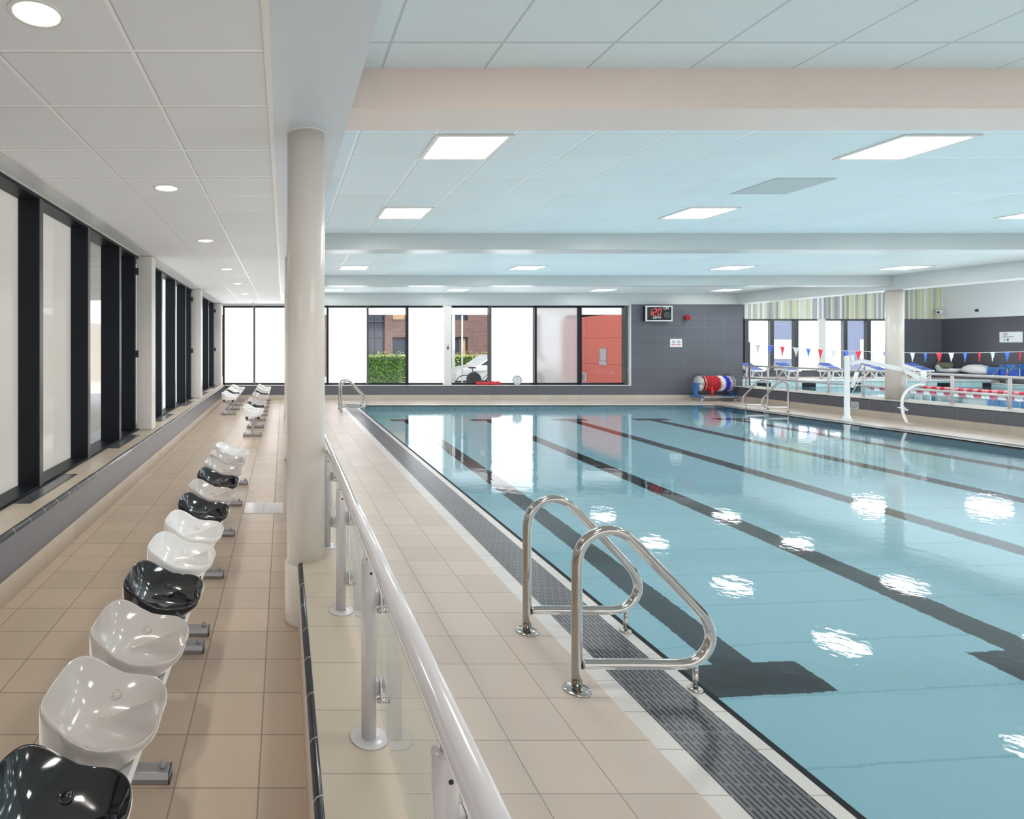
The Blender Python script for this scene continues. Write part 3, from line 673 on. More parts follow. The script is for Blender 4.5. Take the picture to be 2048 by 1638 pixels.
# ------------------------------------------------------------------ pool grab rails
def grab_rail_parts(t):
    """rail in the local x-z plane: post at x = 0, pool side towards +x"""
    c = 2.86 / F
    pix = [(1160, 1328), (1210, 1328), (1300, 1328), (1362, 1328), (1388, 1321), (1407, 1306), (1418, 1284), (1418, 1260), (1408, 1236), (1392, 1216), (1350, 1171), (1305, 1124), (1268, 1086), (1247, 1069), (1222, 1061), (1196, 1064), (1172, 1079), (1157, 1102), (1152, 1130)]
    pts = smooth_path([((u - 1152) * c, 0, EYE - (v - V0) * c) for u, v in pix], 5)
    pts += [Vector((0, 0, z)) for z in (0.5, 0.3, 0.1, 0.0)]
    MB().tube(pts, 0.0245, 18).build('rail_loop', 'steel', t)
    MB().lathe((0, 0, 0), [(0.064, 0.0), (0.064, 0.004), (0.060, 0.007), (0.024, 0.008)], 36).build('base_plate', 'steel', t)
    st = MB().tube([(0.575, 0, 0), (0.575, 0, 0.115)], 0.0115, 14).build('strut', 'steel', t)
    MB().lathe((0.575, 0, 0), [(0.034, 0.0), (0.034, 0.004), (0.028, 0.012), (0.012, 0.014)], 28).build('flange', 'steel', st)
gspec = [(1.422, 2.86, 0, 'polished steel grab rail at the near pool edge, the one closer to the camera'), (1.422, 3.445, 0, 'polished steel grab rail at the near pool edge, the one behind its twin'),
         (1.452, 14.8, 0, 'front steel grab rail at the far pool corner by the windows'), (1.452, 15.4, 0, 'rear steel grab rail at the far pool corner by the windows'),
         (12.60, 14.73, PI, 'front steel grab rail on the hoist side of the pool, beside the rope reel'), (12.60, 15.35, PI, 'rear steel grab rail on the hoist side of the pool, beside the rope reel'),
         (31.95, 25.6, PI, 'front pale steel grab rail of the second pool at the photo edge'), (31.95, 26.05, PI, 'rear pale steel grab rail of the second pool beside the blue boxes')]
g0 = None
for x, y, rz, lab in gspec:
    if g0 is None:
        g0 = g = thing('grab_rail', lab, 'grab rail', group='pool ladder grab rails'); grab_rail_parts(g)
    else:
        g = copy_tree(g0); g['label'] = lab
    g.location = (x, y, 0.0); g.rotation_euler = (0, 0, rz)
    if x > 30: g.location.z = 0.01

# ------------------------------------------------------------------ floor access cover in the aisle
h = thing('floor_hatch', 'shiny square steel access cover set in the aisle floor', 'hatch', (-0.2, 6.06, 0.0))
MB().box(-0.2, -0.003, -0.2, 0.2, -0.01, 0.003, 0.001).build('cover_plate', 'steel', h); MB().box(0.003, 0.2, -0.2, 0.2, -0.01, 0.003, 0.001).build('cover_plate', 'steel', h)

# ------------------------------------------------------------------ depth display, signs, alarm
d = thing('depth_display', 'black depth display reading 120 CM DEPTH on the grey tiled wall', 'display', (11.525, YB, 2.65))
MB().box(-0.41, 0.41, -0.14, 0.0, -0.235, 0.235, 0.006).build('housing', 'black_face', d)
f = MB(); yq = -0.146
f.box(-0.415, 0.415, yq, -0.13, 0.2, 0.24); f.box(-0.415, 0.415, yq, -0.13, -0.24, -0.2); f.box(-0.415, -0.365, yq, -0.13, -0.2, 0.2); f.box(0.378, 0.415, yq, -0.13, -0.2, 0.2)
f.build('bezel', 'white_plastic', d)
MB().box(-0.366, 0.379, -0.1425, -0.138, -0.201, 0.201).build('display_face', 'black_face', d)
SEG = {'a': ((0.02, 1), (0.98, 1)), 'b': ((1, 0.98), (1, 0.52)), 'c': ((1, 0.48), (1, 0.02)), 'd': ((0.02, 0), (0.98, 0)), 'e': ((0, 0.48), (0, 0.02)), 'f': ((0, 0.98), (0, 0.52)), 'g': ((0.02, 0.5), (0.98, 0.5))}
def digit(x0, z0, w, hgt, on):
    lit, dark = MB(), MB()
    for k, ((ax, az), (bx, bz)) in SEG.items():
        m = lit if k in on else dark
        th = 0.017 if k in on else 0.011
        A = Vector((x0 + ax * w + az * 0.032, 0, z0 + az * hgt)); B = Vector((x0 + bx * w + bz * 0.032, 0, z0 + bz * hgt))
        dv = (B - A).normalized(); nv = Vector((-dv.z, 0, dv.x)) * th * 0.5 * 1.1
        yy = -0.147 if k in on else -0.145
        p = [A, A + dv * th * 0.5 + nv, B - dv * th * 0.5 + nv, B, B - dv * th * 0.5 - nv, A + dv * th * 0.5 - nv]
        m.face([m.b.verts.new((q.x, yy, q.z)) for q in p])
    return lit, dark
for x0, on in ((-0.335, 'bc'), (-0.195, 'abged'), (-0.048, 'abcdef')):
    lit, dark = digit(x0, -0.055, 0.088, 0.20, on)
    lit.build('digit', 'led', d)
    if len(on) < 6: dark.build('unlit_segments', 'ghost', d)
RX = Matrix.Rotation(PI / 2, 4, 'X')
text_mesh('CM', 0.115, 'unit_text', 'white_plastic', d, Matrix.Translation((0.215, -0.147, 0.158)) @ RX)
text_mesh('DEPTH', 0.085, 'caption_text', 'white_plastic', d, Matrix.Translation((-0.065, -0.147, -0.125)) @ RX)
ic = MB().tube([(0.25 + 0.085 * math.cos(2 * PI * k / 28), -0.145, -0.045 + 0.085 * math.sin(2 * PI * k / 28)) for k in range(28)], 0.006, 6, closed=True)
ic.tube([(0.19, -0.145, 0.015), (0.31, -0.145, -0.105)], 0.006, 6).tube([(0.21, -0.145, -0.08), (0.235, -0.145, -0.03), (0.28, -0.145, 0.0)], 0.009, 6)
ic.build('no_diving_symbol', 'sign_grey', d)
s = thing('warning_sign', 'small white sign with two round symbols over red lettering on tiled wall', 'sign', (12.14, YB, 1.75))
MB().box(-0.185, 0.185, -0.008, 0.0, -0.125, 0.125).build('sign_plate', 'white_plastic', s)
for sx in (-0.08, 0.08):
    q = MB().tube([(sx + 0.042 * math.cos(2 * PI * k / 24), -0.010, 0.035 + 0.042 * math.sin(2 * PI * k / 24)) for k in range(24)], 0.0035, 6, closed=True)
    q.tube([(sx - 0.03, -0.010, 0.065), (sx + 0.03, -0.010, 0.005)], 0.0035, 6).tube([(sx - 0.015, -0.010, 0.02), (sx + 0.012, -0.010, 0.05)], 0.007, 6)
    q.build('prohibition_symbol', 'ink', s)
    q = MB()
    for i in range(6): q.box(sx - 0.065 + i * 0.0215, sx - 0.065 + i * 0.0215 + 0.016, -0.010, -0.007, -0.062, -0.038)
    q.build('red_lettering', 'red_ink', s)
a = thing('alarm_beacon', 'small red fire alarm beacon on the grey tiled wall', 'alarm', (12.45, YB, 2.53))
MB().lathe((0, 0, 0), [(0.0, -0.15), (0.055, -0.15), (0.075, -0.10), (0.078, -0.03), (0.05, 0.0)], 24, 'y').build('sounder_body', 'red_plastic', a)
MB().lathe((0.01, 0, 0), [(0.0, -0.19), (0.03, -0.185), (0.045, -0.15)], 20, 'y').build('beacon_lens', 'red_plastic', a)
nd = thing('no_diving_sign', 'small grey no diving sign on the low wall beside the hoist mast', 'sign', (XR, 14.04, 0.243))
MB().box(-0.005, 0.0, -0.09, 0.09, -0.085, 0.085).build('sign_plate', 'sign_pale', nd)
q = MB(); q.box(-0.007, -0.005, -0.07, 0.07, -0.065, 0.065); q.build('sign_field', 'sign_grey', nd)
MB().tube([(-0.008, -0.05, -0.045), (-0.008, 0.05, 0.045)], 0.008, 6).tube([(-0.008, -0.04, 0.03), (-0.008, -0.01, 0.0)], 0.010, 6).build('diver_symbol', 'sign_pale', nd)
sg = thing('depth_sign', 'white depth sign on the second hall side wall at the photo edge', 'sign', (XE, 26.6, 2.05))
MB().box(-0.01, 0.0, -0.42, 0.42, -0.24, 0.24).build('sign_plate', 'white_plastic', sg)
text_mesh('1.8', 0.17, 'depth_text', 'ink', sg, Matrix.Translation((-0.013, 0.17, -0.12)) @ Matrix.Rotation(-PI / 2, 4, 'Z') @ RX)
q = MB().tube([(-0.012, 0.2 + 0.06 * math.cos(2 * PI * k / 20), 0.13 + 0.06 * math.sin(2 * PI * k / 20)) for k in range(20)], 0.01, 6, closed=True); q.box(-0.013, -0.01, -0.1, 0.32, 0.0, 0.02); q.build('sign_symbol', 'ink', sg)

# ------------------------------------------------------------------ rope reel
r = thing('rope_reel', 'blue-framed storage reel wound with red, white and blue lane rope', 'reel', (12.98, 17.83, 0))
zc, L2 = 0.52, 0.50
for sx in (-1, 1):
    fr = MB()
    fr.box(sx * 0.5 - 0.035, sx * 0.5 + 0.035, -0.26, 0.26, 0.11, 0.155, 0.004)
    fr.box(sx * 0.5 - 0.04 - (0.03 if sx < 0 else -0.03), sx * 0.5 + 0.04 - (0.03 if sx < 0 else -0.03), -0.05, 0.05, 0.15, zc + 0.03, 0.004)
    e = fr.build('end_frame', 'blue_metal', r)
    for sy in (-0.22, 0.22):
        c = MB().cyl((sx * 0.5 - 0.015, sy, 0.045), 0.045, 0.03, 20, 'x').build('castor', 'sign_pale', e)
        MB().box(sx * 0.5 - 0.025, sx * 0.5 + 0.025, sy - 0.02, sy + 0.02, 0.07, 0.112).build('castor_fork', 'steel', e)
    MB().lathe((sx * 0.43, 0, zc), [(0.0, -0.006), (0.235, -0.006), (0.235, 0.006), (0.0, 0.006)], 40, 'x').build('end_disc', 'white_plastic', r)
    q = MB()
    for xx in (0.395, 0.465):
        q.tube([(sx * xx, 0.275 * math.cos(2 * PI * k / 40), zc + 0.275 * math.sin(2 * PI * k / 40)) for k in range(40)], 0.012, 8, closed=True)
    q.tube([(sx * 0.465, -0.27, zc), (sx * 0.465, 0.27, zc)], 0.012, 8)
    q.build('hoop', 'steel', r)
MB().box(-0.47, 0.47, 0.235, 0.255, 0.12, 0.145).box(-0.47, 0.47, -0.255, -0.235, 0.12, 0.145).build('base_bar', 'sign_pale', r)
def floats(x0, x1, mat, name):
    q = MB(); n = int(round((x1 - x0) / 0.075))
    for i in range(n):
        xc = x0 + (i + 0.5) * (x1 - x0) / n
        for k in range(16):
            an = 2 * PI * (k + 0.5 * (i % 2)) / 16
            cy, cz = 0.2 * math.cos(an), zc + 0.2 * math.sin(an)
            dx, dy = -math.sin(an), math.cos(an)
            P = [Vector((xc, cy, cz)) + Vector((0, dx, dy)) * s_ for s_ in (-0.036, -0.018, 0.0, 0.018, 0.036)]
            q.tube(P, [0.022, 0.037, 0.040, 0.037, 0.022], 9)
    q.cyl((x0, 0, zc), 0.19, x1 - x0, 28, 'x')
    return q.build(name, mat, r)
floats(-0.35, 0.10, 'red_plastic', 'rope_floats'); floats(0.10, 0.25, 'white_plastic', 'rope_floats'); floats(0.25, 0.38, 'blue_deep', 'rope_floats')
MB().tube([(-0.20, -0.215, 0.42), (-0.19, -0.235, 0.3), (-0.19, -0.235, 0.16)], 0.035, 10).build('rope_tail', 'red_plastic', r)

# ------------------------------------------------------------------ pool hoist
hs = thing('pool_hoist', 'white pool hoist with mast, jib and curved seat arm', 'hoist', (12.55, 13.14, 0))
def H(t, z): return Vector((0.79 * t, -0.84 * t, z))
def hz(v, t): return EYE - (v - V0) * (13.14 - 0.84 * t) / F
MB().lathe((0, 0, 0), [(0.115, 0.0), (0.115, 0.012), (0.075, 0.02), (0.08, 0.035), (0.075, 0.06), (0.052, 0.12), (0.05, 1.27), (0.052, 1.28), (0.052, 1.43), (0.047, 1.44), (0.0, 1.44)], 28).build('mast', 'white_plastic', hs)
MB().lathe((0, 0, 0), [(0.13, -0.0), (0.13, 0.006), (0.11, 0.008)], 28).build('foot_plate', 'steel', hs)
hd = MB().tube([H(0.07, 1.28), H(0.07, 1.46)], 0.032, 16).build('pivot_head', 'white_plastic', hs)
def slab(q, a, c, w, h1):
    d_ = (c - a).normalized(); sd = d_.cross(Vector((0, 0, 1))).normalized() * w; up = sd.cross(d_).normalized() * h1
    A = [q.b.verts.new(a + i * sd + j * up) for i, j in ((-1, -1), (1, -1), (1, 1), (-1, 1))]; B = [q.b.verts.new(c + i * sd + j * up) for i, j in ((-1, -1), (1, -1), (1, 1), (-1, 1))]
    for k in range(4): q.face([A[k], A[(k + 1) % 4], B[(k + 1) % 4], B[k]])
    q.face(A[::-1]); q.face(B)
q = MB(); pts = [H(0.05, hz(728, 0.05)), H(0.2, hz(722, 0.2)), H(0.75, hz(739, 0.75)), H(0.95, hz(756, 0.95))]
slab(q, pts[0], pts[1], 0.025, 0.04); slab(q, pts[1] - (pts[2] - pts[1]) * 0.03, pts[2] + (pts[2] - pts[1]) * 0.03, 0.027, 0.045); slab(q, pts[2], pts[3], 0.027, 0.045)
q.build('jib', 'white_plastic', hs)
MB().tube([H(0.07, hz(775, 0.07)), H(0.14, hz(744, 0.14))], 0.036, 14).build('actuator', 'white_plastic', hs)
MB().tube([H(0.14, hz(745, 0.14)), H(0.2, hz(727, 0.2))], 0.013, 10).build('actuator_rod', 'steel', hs)
MB().tube([H(0.06, hz(788, 0.06)), H(0.11, hz(777, 0.11)), H(0.2, hz(752, 0.2))], 0.006, 8).build('hose', 'white_plastic', hs)
for t_, v_ in ((0.13, 778), (0.22, 750), (0.06, 785)):
    MB().lathe(H(t_, hz(v_, t_)), [(0.0, -0.016), (0.016, -0.008), (0.016, 0.008), (0.0, 0.016)], 14).build('knob', 'rubber', hs)
MB().tube([H(1.0, hz(743, 1)), H(1.0, hz(766, 1))], 0.043, 18).tube([H(1.0, hz(765, 1)), H(1.0, hz(772, 1))], 0.025, 14).build('hanger', 'white_plastic', hs)
def S(u, v): d_ = 12.3; return Vector(((u - U0) * d_ / F - 12.55, d_ - 13.14, EYE - (v - V0) * d_ / F))
MB().tube(smooth_path([S(1847, 769), S(1832, 771), S(1816, 780), S(1806, 794), S(1804, 808), S(1805, 822), S(1809, 834), S(1815, 846.5)], 5), 0.024, 14).build('seat_arm', 'white_plastic', hs)
MB().tube([S(1816, 847), S(1826, 849)], 0.014, 10).tube([S(1826, 849), S(1828, 849.2)], 0.016, 10).build('foot_peg', 'white_plastic', hs)
MB().tube([S(1796, 815), S(1811, 817)], 0.012, 10).tube([S(1806, 813), S(1814, 821)], 0.014, 10).tube([S(1808, 821), S(1816, 819)], 0.011, 8).build('arm_clamp', 'white_plastic', hs)

# ------------------------------------------------------------------ things on the far sill and pillar
ck = thing('clock', 'round white wall clock leaning on the far window sill', 'clock', (7.27, YW - 0.16, 0.44))
cz = 0.155
MB().lathe((0, 0, cz), [(0.0, 0.02), (0.14, 0.02), (0.15, 0.0), (0.146, -0.02), (0.135, -0.024), (0.13, -0.012), (0.0, -0.012)], 40, 'y').build('clock_case', 'sign_pale', ck)
MB().lathe((0, 0, cz), [(0.0, -0.0135), (0.128, -0.0135), (0.128, -0.012)], 40, 'y').build('clock_face', 'white_plastic', ck)
MB().tube([(0, -0.016, cz), (-0.06, -0.016, cz + 0.002)], 0.005, 6).build('hour_hand', 'ink', ck); MB().tube([(0, -0.017, cz), (0.004, -0.017, cz + 0.1)], 0.004, 6).build('minute_hand', 'ink', ck)
q = MB()
for k in range(12):
    an = 2 * PI * k / 12; q.box(0.112 * math.sin(an) - 0.006, 0.112 * math.sin(an) + 0.006, -0.015, -0.0134, cz + 0.112 * math.cos(an) - 0.008, cz + 0.112 * math.cos(an) + 0.008)
q.build('hour_marks', 'ink', ck)
rt = thing('rescue_tube', 'red foam rescue tube lying on the far window sill', 'rescue tube', (6.37, YB + 0.1, 0.44))
MB().tube(smooth_path([(-0.38, 0, 0.05), (-0.3, 0, 0.055), (0, 0, 0.052), (0.3, 0, 0.055), (0.38, 0, 0.05)], 4), [0.03] + [0.05] * 15 + [0.03], 14).build('foam_body', 'red_plastic', rt)
MB().tube(smooth_path([(-0.05, 0.02, 0.10), (0.06, 0.0, 0.125), (0.14, -0.02, 0.105), (0.22, 0.0, 0.125), (0.34, 0.0, 0.10)], 5), 0.012, 8).build('strap', 'red_plastic', rt)
sn = thing('wall_sensor', 'small black and white sensor with aerial on the far white pillar', 'sensor', (5.10, YW - 0.22, 1.55))
MB().box(-0.022, 0.022, -0.03, 0.0, 0.0, 0.085, 0.004).build('sensor_body', 'ink', sn); MB().tube([(0.003, -0.015, 0.08), (0.006, -0.015, 0.16)], 0.004, 6).build('aerial', 'ink', sn)
MB().cyl((0, -0.022, -0.1), 0.038, 0.022, 18, 'y').cyl((0.004, -0.028, -0.11), 0.012, 0.008, 10, 'y').build('sensor_dial', 'white_plastic', sn)
cc = thing('cctv_camera', 'small white dome camera under the aisle ceiling at the far windows', 'camera', (-0.93, 17.9, ZA))
MB().lathe((0, 0, 0), [(0.05, 0.0), (0.055, -0.03), (0.045, -0.05)], 20).build('camera_mount', 'white_plastic', cc); MB().lathe((0, 0, 0), [(0.045, -0.05), (0.04, -0.08), (0.022, -0.10), (0.0, -0.105)], 20).build('camera_dome', 'sign_grey', cc)
cc = thing('cctv_camera', 'white bullet camera in the striped corner of the second hall', 'camera', (XE - 0.25, YE - 0.1, 3.33))
MB().tube([(0.2, 0, 0.05), (0, -0.1, 0.0), (-0.42, -0.35, -0.03)], [0.05, 0.11, 0.10], 14).build('camera_body', 'white_plastic', cc); MB().tube([(-0.42, -0.35, -0.03), (-0.43, -0.36, -0.031)], 0.06, 12).build('camera_lens', 'ink', cc)
o = MB().lathe((XE, 27.9, 3.33), [(0.07, 0.0), (0.075, -0.03), (0.05, -0.06), (0.0, -0.065)], 18, 'x').build('wall_socket', 'ink'); tag(o, 'small dark round fitting high on the white second hall wall', 'fitting')

# ------------------------------------------------------------------ second pool equipment
def block_parts(t, num):
    # starting block: local y = 0 at the pool edge, slopes down towards -y
    sd = MB()
    for sx in (-0.26, 0.24):
        sd.prism([(-0.10, 0.42), (-0.10, 0.36), (0.42, 0.40), (0.76, 0.58), (0.76, 0.66), (0.70, 0.68)], 'x', sx, sx + 0.02)
    sd.prism([(-0.10, 0.42), (-0.10, 0.37), (0.7, 0.63), (0.70, 0.68)], 'x', -0.26, 0.26)
    sd.build('platform', 'white_plastic', t)
    MB().prism([(-0.09, 0.424), (-0.09, 0.428), (0.34, 0.569), (0.34, 0.565)], 'x', -0.23, 0.23).build('grip_top', 'block_blue', t)
    MB().prism([(0.40, 0.575), (0.40, 0.595), (0.68, 0.73), (0.70, 0.72), (0.70, 0.68)], 'x', -0.22, 0.22).build('kick_plate', 'block_blue', t)
    q = MB()
    for sx in (-0.2, 0.2):
        q.tube([(sx, 0.02, 0.02), (sx, 0.02, 0.40)], 0.022, 8); q.tube([(sx, 0.62, 0.02), (sx, 0.30, 0.42)], 0.022, 8); q.tube([(sx, 0.02, 0.05), (sx, 0.35, 0.42)], 0.020, 8); q.tube([(sx, 0.0, 0.02), (sx, 0.72, 0.02)], 0.022, 8); q.tube([(sx, 0.62, 0.02), (sx, 0.70, 0.55)], 0.022, 8)
    q.tube([(-0.2, 0.02, 0.1), (0.2, 0.02, 0.1)], 0.018, 8)
    q.build('support_frame', 'white_plastic', t)
blk = None
for i, (u, lab) in enumerate(((1494, 'behind the flag pole'), (1566, 'with the grab rails in front'), (1655, 'beside the hoist mast'), (1742, 'numbered 5 beside the round column'), (1832, 'at the grey corner past the column'))):
    x = (u + 22 - U0) * 26.2 / F
    if blk is None: blk = t = thing('starting_block', '', 'starting block', group='starting blocks of the second pool'); block_parts(t, 0)
    else: t = copy_tree(blk)
    t['label'] = 'white starting block with blue top, ' + lab
    t.location = (x, Y2B + 0.02, 0.15)
    if i == 3: text_mesh('5', 0.2, 'lane_number', 'ink', t, Matrix.Translation((-0.262, 0.5, 0.52)) @ Matrix.Rotation(-PI / 2, 4, 'Z') @ RX)
for x, y0, mt, lab in ((28.25, 8.0, 'rope_red', 'red lane rope floating across the second pool'), (26.05, 8.0, 'rope_mixed', 'red and white lane rope of the second pool behind the round column')):
    q = MB(); n = 1
    y = y0; pts = []; rr = []
    while y < Y2B - 0.1:
        pts += [(x, y, -0.175), (x, y + 0.012, -0.175), (x, y + 0.10, -0.175), (x, y + 0.112, -0.175)]; rr += [0.03, 0.075, 0.075, 0.03]; y += 0.125
    q.tube(pts, rr, 8); tag(q.build('lane_rope', mt), lab, 'lane rope')
# flag line: pole and pennants
fy = 21.5
def fx(u): return (u - U0) * fy / F
def fz(v): return EYE - (v - V0) * fy / F
o = thing('flag_pole', 'slim dark pole carrying the flag line at the second pool side', 'pole', (fx(1499), fy, 0.0))
MB().tube([(0, 0, 0.0), (0, 0, fz(684))], 0.024, 10).build('pole_shaft', 'mid_alu', o); MB().cyl((0, 0, 0), 0.06, 0.1, 16).build('pole_socket', 'steel', o)
fl = thing('flag_line', 'line of red, white and blue pennants across the second pool', 'pennants', (0, fy, 0))
top = [(1502, 687.5), (1515, 689.7), (1541, 691.3), (1564.5, 693.3), (1592, 695.6), (1616.5, 697.3), (1640.6, 698.8), (1666.5, 700.2), (1692.6, 701.5), (1716.6, 702.3), (1745, 703.4), (1771.6, 704.4), (1798, 705), (1824.7, 705.4), (1850.5, 705.8), (1878, 705.8), (1902.4, 705.7), (1929.6, 705.5), (1958.5, 705.2), (1984.8, 704.6), (2013.7, 704), (2039.5, 703.5), (2066, 703), (2092, 702), (2200, 698)]
MB().tube([(fx(u), 0, fz(v)) for u, v in top], 0.009, 6).build('line_rope', 'flag_white', fl)
PEN = {}
for i, (u, v) in enumerate(top[1:-1]):
    k = ('flag_white', 'flag_blue', 'flag_red')[i % 3]
    if k not in PEN:
        q = MB(); n = 5; prof = []
        for r_ in range(n):
            t = r_ / (n - 1); hw = 0.088 * (1 - t) ** 1.1 + 0.003
            prof.append([q.b.verts.new((hw * s_, 0.012 * math.sin(3 * s_ + r_), -0.335 * t + 0.004)) for s_ in (-1, -0.33, 0.33, 1)])
        for A, B in zip(prof, prof[1:]):
            for j in range(3): q.face([A[j], A[j + 1], B[j + 1], B[j]], True)
        PEN[k] = o = q.build('pennant', k, fl)
    else:
        o = PEN[k].copy(); COL.objects.link(o)
    o.location = (fx(u), 0, fz(v)); o.rotation_euler = (0, 0, random.uniform(-0.35, 0.35))
    o['label'] = {'flag_white': 'white', 'flag_blue': 'blue', 'flag_red': 'red'}[k] + ' triangular pennant'
# floats and boxes on the bench
def shell(name, label, x, y, prof, w):
    t = thing(name, label, 'pool float', (x, y, 0.331)); q = MB(); rings = []
    n = len(prof)
    for k in range(9):
        a = -PI / 2 + PI * k / 8; sc = 0.35 + 0.65 * math.cos(a) ** 0.6 if abs(math.cos(a)) > 1e-6 else 0.35
        c = (sum(p[0] for p in prof) / n, sum(p[1] for p in prof) / n)
        rings.append([q.b.verts.new((w * math.sin(a), -(c[0] + (p[0] - c[0]) * sc), max(0.0, c[1] + (p[1] - c[1]) * sc))) for p in prof])
    for A, B in zip(rings, rings[1:]):
        for j in range(n): q.face([A[j], A[(j + 1) % n], B[(j + 1) % n], B[j]], True)
    q.face(rings[0]); q.face(rings[-1]); q.build('float_shell', 'white_plastic', t); return t
t = shell('pool_float', 'white boat-shaped float with an olive pad on the far bench', XE - 0.5, 28.62, [(-0.5, 0.30), (-0.42, 0.05), (-0.2, 0.0), (0.3, 0.0), (0.48, 0.12), (0.45, 0.24), (0.1, 0.17), (-0.15, 0.2), (-0.3, 0.42), (-0.42, 0.43)], 0.3)
MB().box(-0.22, 0.1, -0.1, 0.4, 0.27, 0.5, 0.05).build('float_pad', plain('olive_foam', (0.20, 0.21, 0.13), 0.7), t)
shell('pool_float', 'white curved saddle float beside the blue boxes on the far bench', XE - 0.5, 27.48, [(-0.55, 0.22), (-0.5, 0.08), (-0.1, 0.0), (0.5, 0.0), (0.55, 0.2), (0.42, 0.36), (0.1, 0.46), (-0.2, 0.45), (-0.42, 0.36)], 0.3)
for x, y, s_, hh, lab in ((XE - 0.2, 29.26, 0.1, 0.26, 'small blue box behind the white boat-shaped float'), (XE - 0.55, 26.66, 0.22, 0.36, 'blue lidded box beside the saddle float'), (XE - 0.5, 26.0, 0.36, 0.5, 'large blue storage crate nearest the photo edge'.replace('nearest', 'towards'))):
    t = thing('storage_box', lab, 'box', (x, y, 0.33)); MB().box(-s_ * 0.8, s_ * 0.8, -s_, s_, 0, hh * 0.5, 0.02).build('box_body', 'blue_plastic', t); MB().box(-s_ * 0.84, s_ * 0.84, -s_ * 1.05, s_ * 1.05, hh * 0.5, hh, 0.02).build('box_lid', 'blue_metal', t)

# ------------------------------------------------------------------ outside
b = MB(); b.box(-40, 14.0, YW + 0.2, 60, -0.3, -0.02); b.box(-40, -2.7, -30, YW + 0.2, -0.3, 0.0); b.box(14.0, 60, YE + 0.4, 60, -0.3, -0.02); struct(b, 'ground', 'pave')
b = MB(); b.box(13.98, 14.06, YB + 0.6, YE + 0.3, -0.2, 3.0); struct(b, 'wall_outside_red', 'red_clad')
nb = thing('notice_board', 'grey notice panel of white text lines on the red outside wall', 'notice', (13.98, 25.8, 1.18))
MB().box(-0.02, 0.0, -0.3, 0.3, -0.37, 0.37).build('notice_panel', 'sign_grey', nb)
q = MB()
for i in range(11): q.box(-0.024, -0.02, -0.26, 0.24 - 0.1 * random.random(), 0.31 - i * 0.046, 0.33 - i * 0.046)
q.build('text_lines', 'white_plastic', nb); MB().box(-0.024, -0.02, -0.29, 0.29, -0.36, -0.21).build('photo_strip', 'sign_pale', nb)
vn = thing('wall_vent', 'small white louvred vent low on the red outside wall', 'vent', (13.98, 27.4, 0.22)); MB().box(-0.05, 0, -0.17, 0.17, -0.18, 0.18).build('vent_box', 'white_plastic', vn)
q = MB()
for i in range(5): q.box(-0.056, -0.05, -0.13, 0.13, -0.14 + i * 0.06, -0.11 + i * 0.06)
q.build('vent_slats', 'ink', vn)
cn = thing('entrance_canopy', 'white entrance canopy with slim posts outside the far windows', 'canopy', (0, 21.0, 0))
MB().box(-4, 13.9, 0.0, 0.15, 2.77, 3.25).box(-4, 13.9, -0.15, 0.0, 3.2, 3.25).build('canopy_roof', 'render_white', cn)
MB().tube([(6.07, 0.07, -0.02), (6.07, 0.07, 2.8)], 0.055, 12).build('post', 'white_paint', cn); MB().tube([(6.38, 0.07, -0.02), (6.38, 0.07, 2.8)], 0.03, 12).build('post', 'white_paint', cn)
bb = thing('brick_building', 'red-brown brick building seen through the clear far windows', 'building', (0, 32, 0))
q = MB(); q.box(-8.7, 4.55, 0, 3, -0.02, 7); q.box(5.5, 5.9, 0, 3, -0.02, 7); q.box(5.9, 10.0, 0, 3, 2.13, 3.03); q.box(5.9, 10.0, 0, 3, 4.4, 7); q.box(10.0, 13.9, 0, 3, -0.02, 7); q.box(5.9, 10, 0, 3, -0.02, 0.6); q.box(4.55, 5.5, 0, 3, 5.5, 7)
q.build('brick_wall', 'brick', bb)
q = MB().box(4.55, 5.5, 0.3, 0.35, -0.02, 5.5).build('stair_glazing', 'dark_glass', bb)
f = MB(); f.box(4.55, 5.5, 0.22, 0.3, 2.95, 3.02); f.box(4.55, 5.5, 0.22, 0.3, 2.1, 2.16); f.box(5.0, 5.04, 0.22, 0.3, 0, 5.5); f.build('glazing_bars', 'mid_alu', bb)
for x0, x1, z0, z1, mt in ((5.9, 6.7, 3.03, 4.4, 'lit_glass_paint'), (6.75, 8.1, 3.03, 4.4, 'dark_glass'), (8.15, 10, 3.03, 4.4, 'dark_glass'), (5.9, 7.0, 0.6, 2.13, 'dark_glass'), (7.05, 8.5, 0.6, 2.13, 'dark_glass'), (8.55, 9.6, 0.6, 2.13, 'dark_glass'), (9.62, 10.0, 0.6, 2.13, 'lit_glass_paint')):
    wf = MB().box(x0, x0 + 0.06, 0.15, 0.25, z0, z1).box(x1 - 0.06, x1, 0.15, 0.25, z0, z1).box(x0, x1, 0.15, 0.25, z0, z0 + 0.06).box(x0, x1, 0.15, 0.25, z1 - 0.06, z1).build('building_window', 'mid_alu', bb)
    MB().box(x0, x1, 0.22, 0.24, z0, z1).build('window_pane', mt, wf)
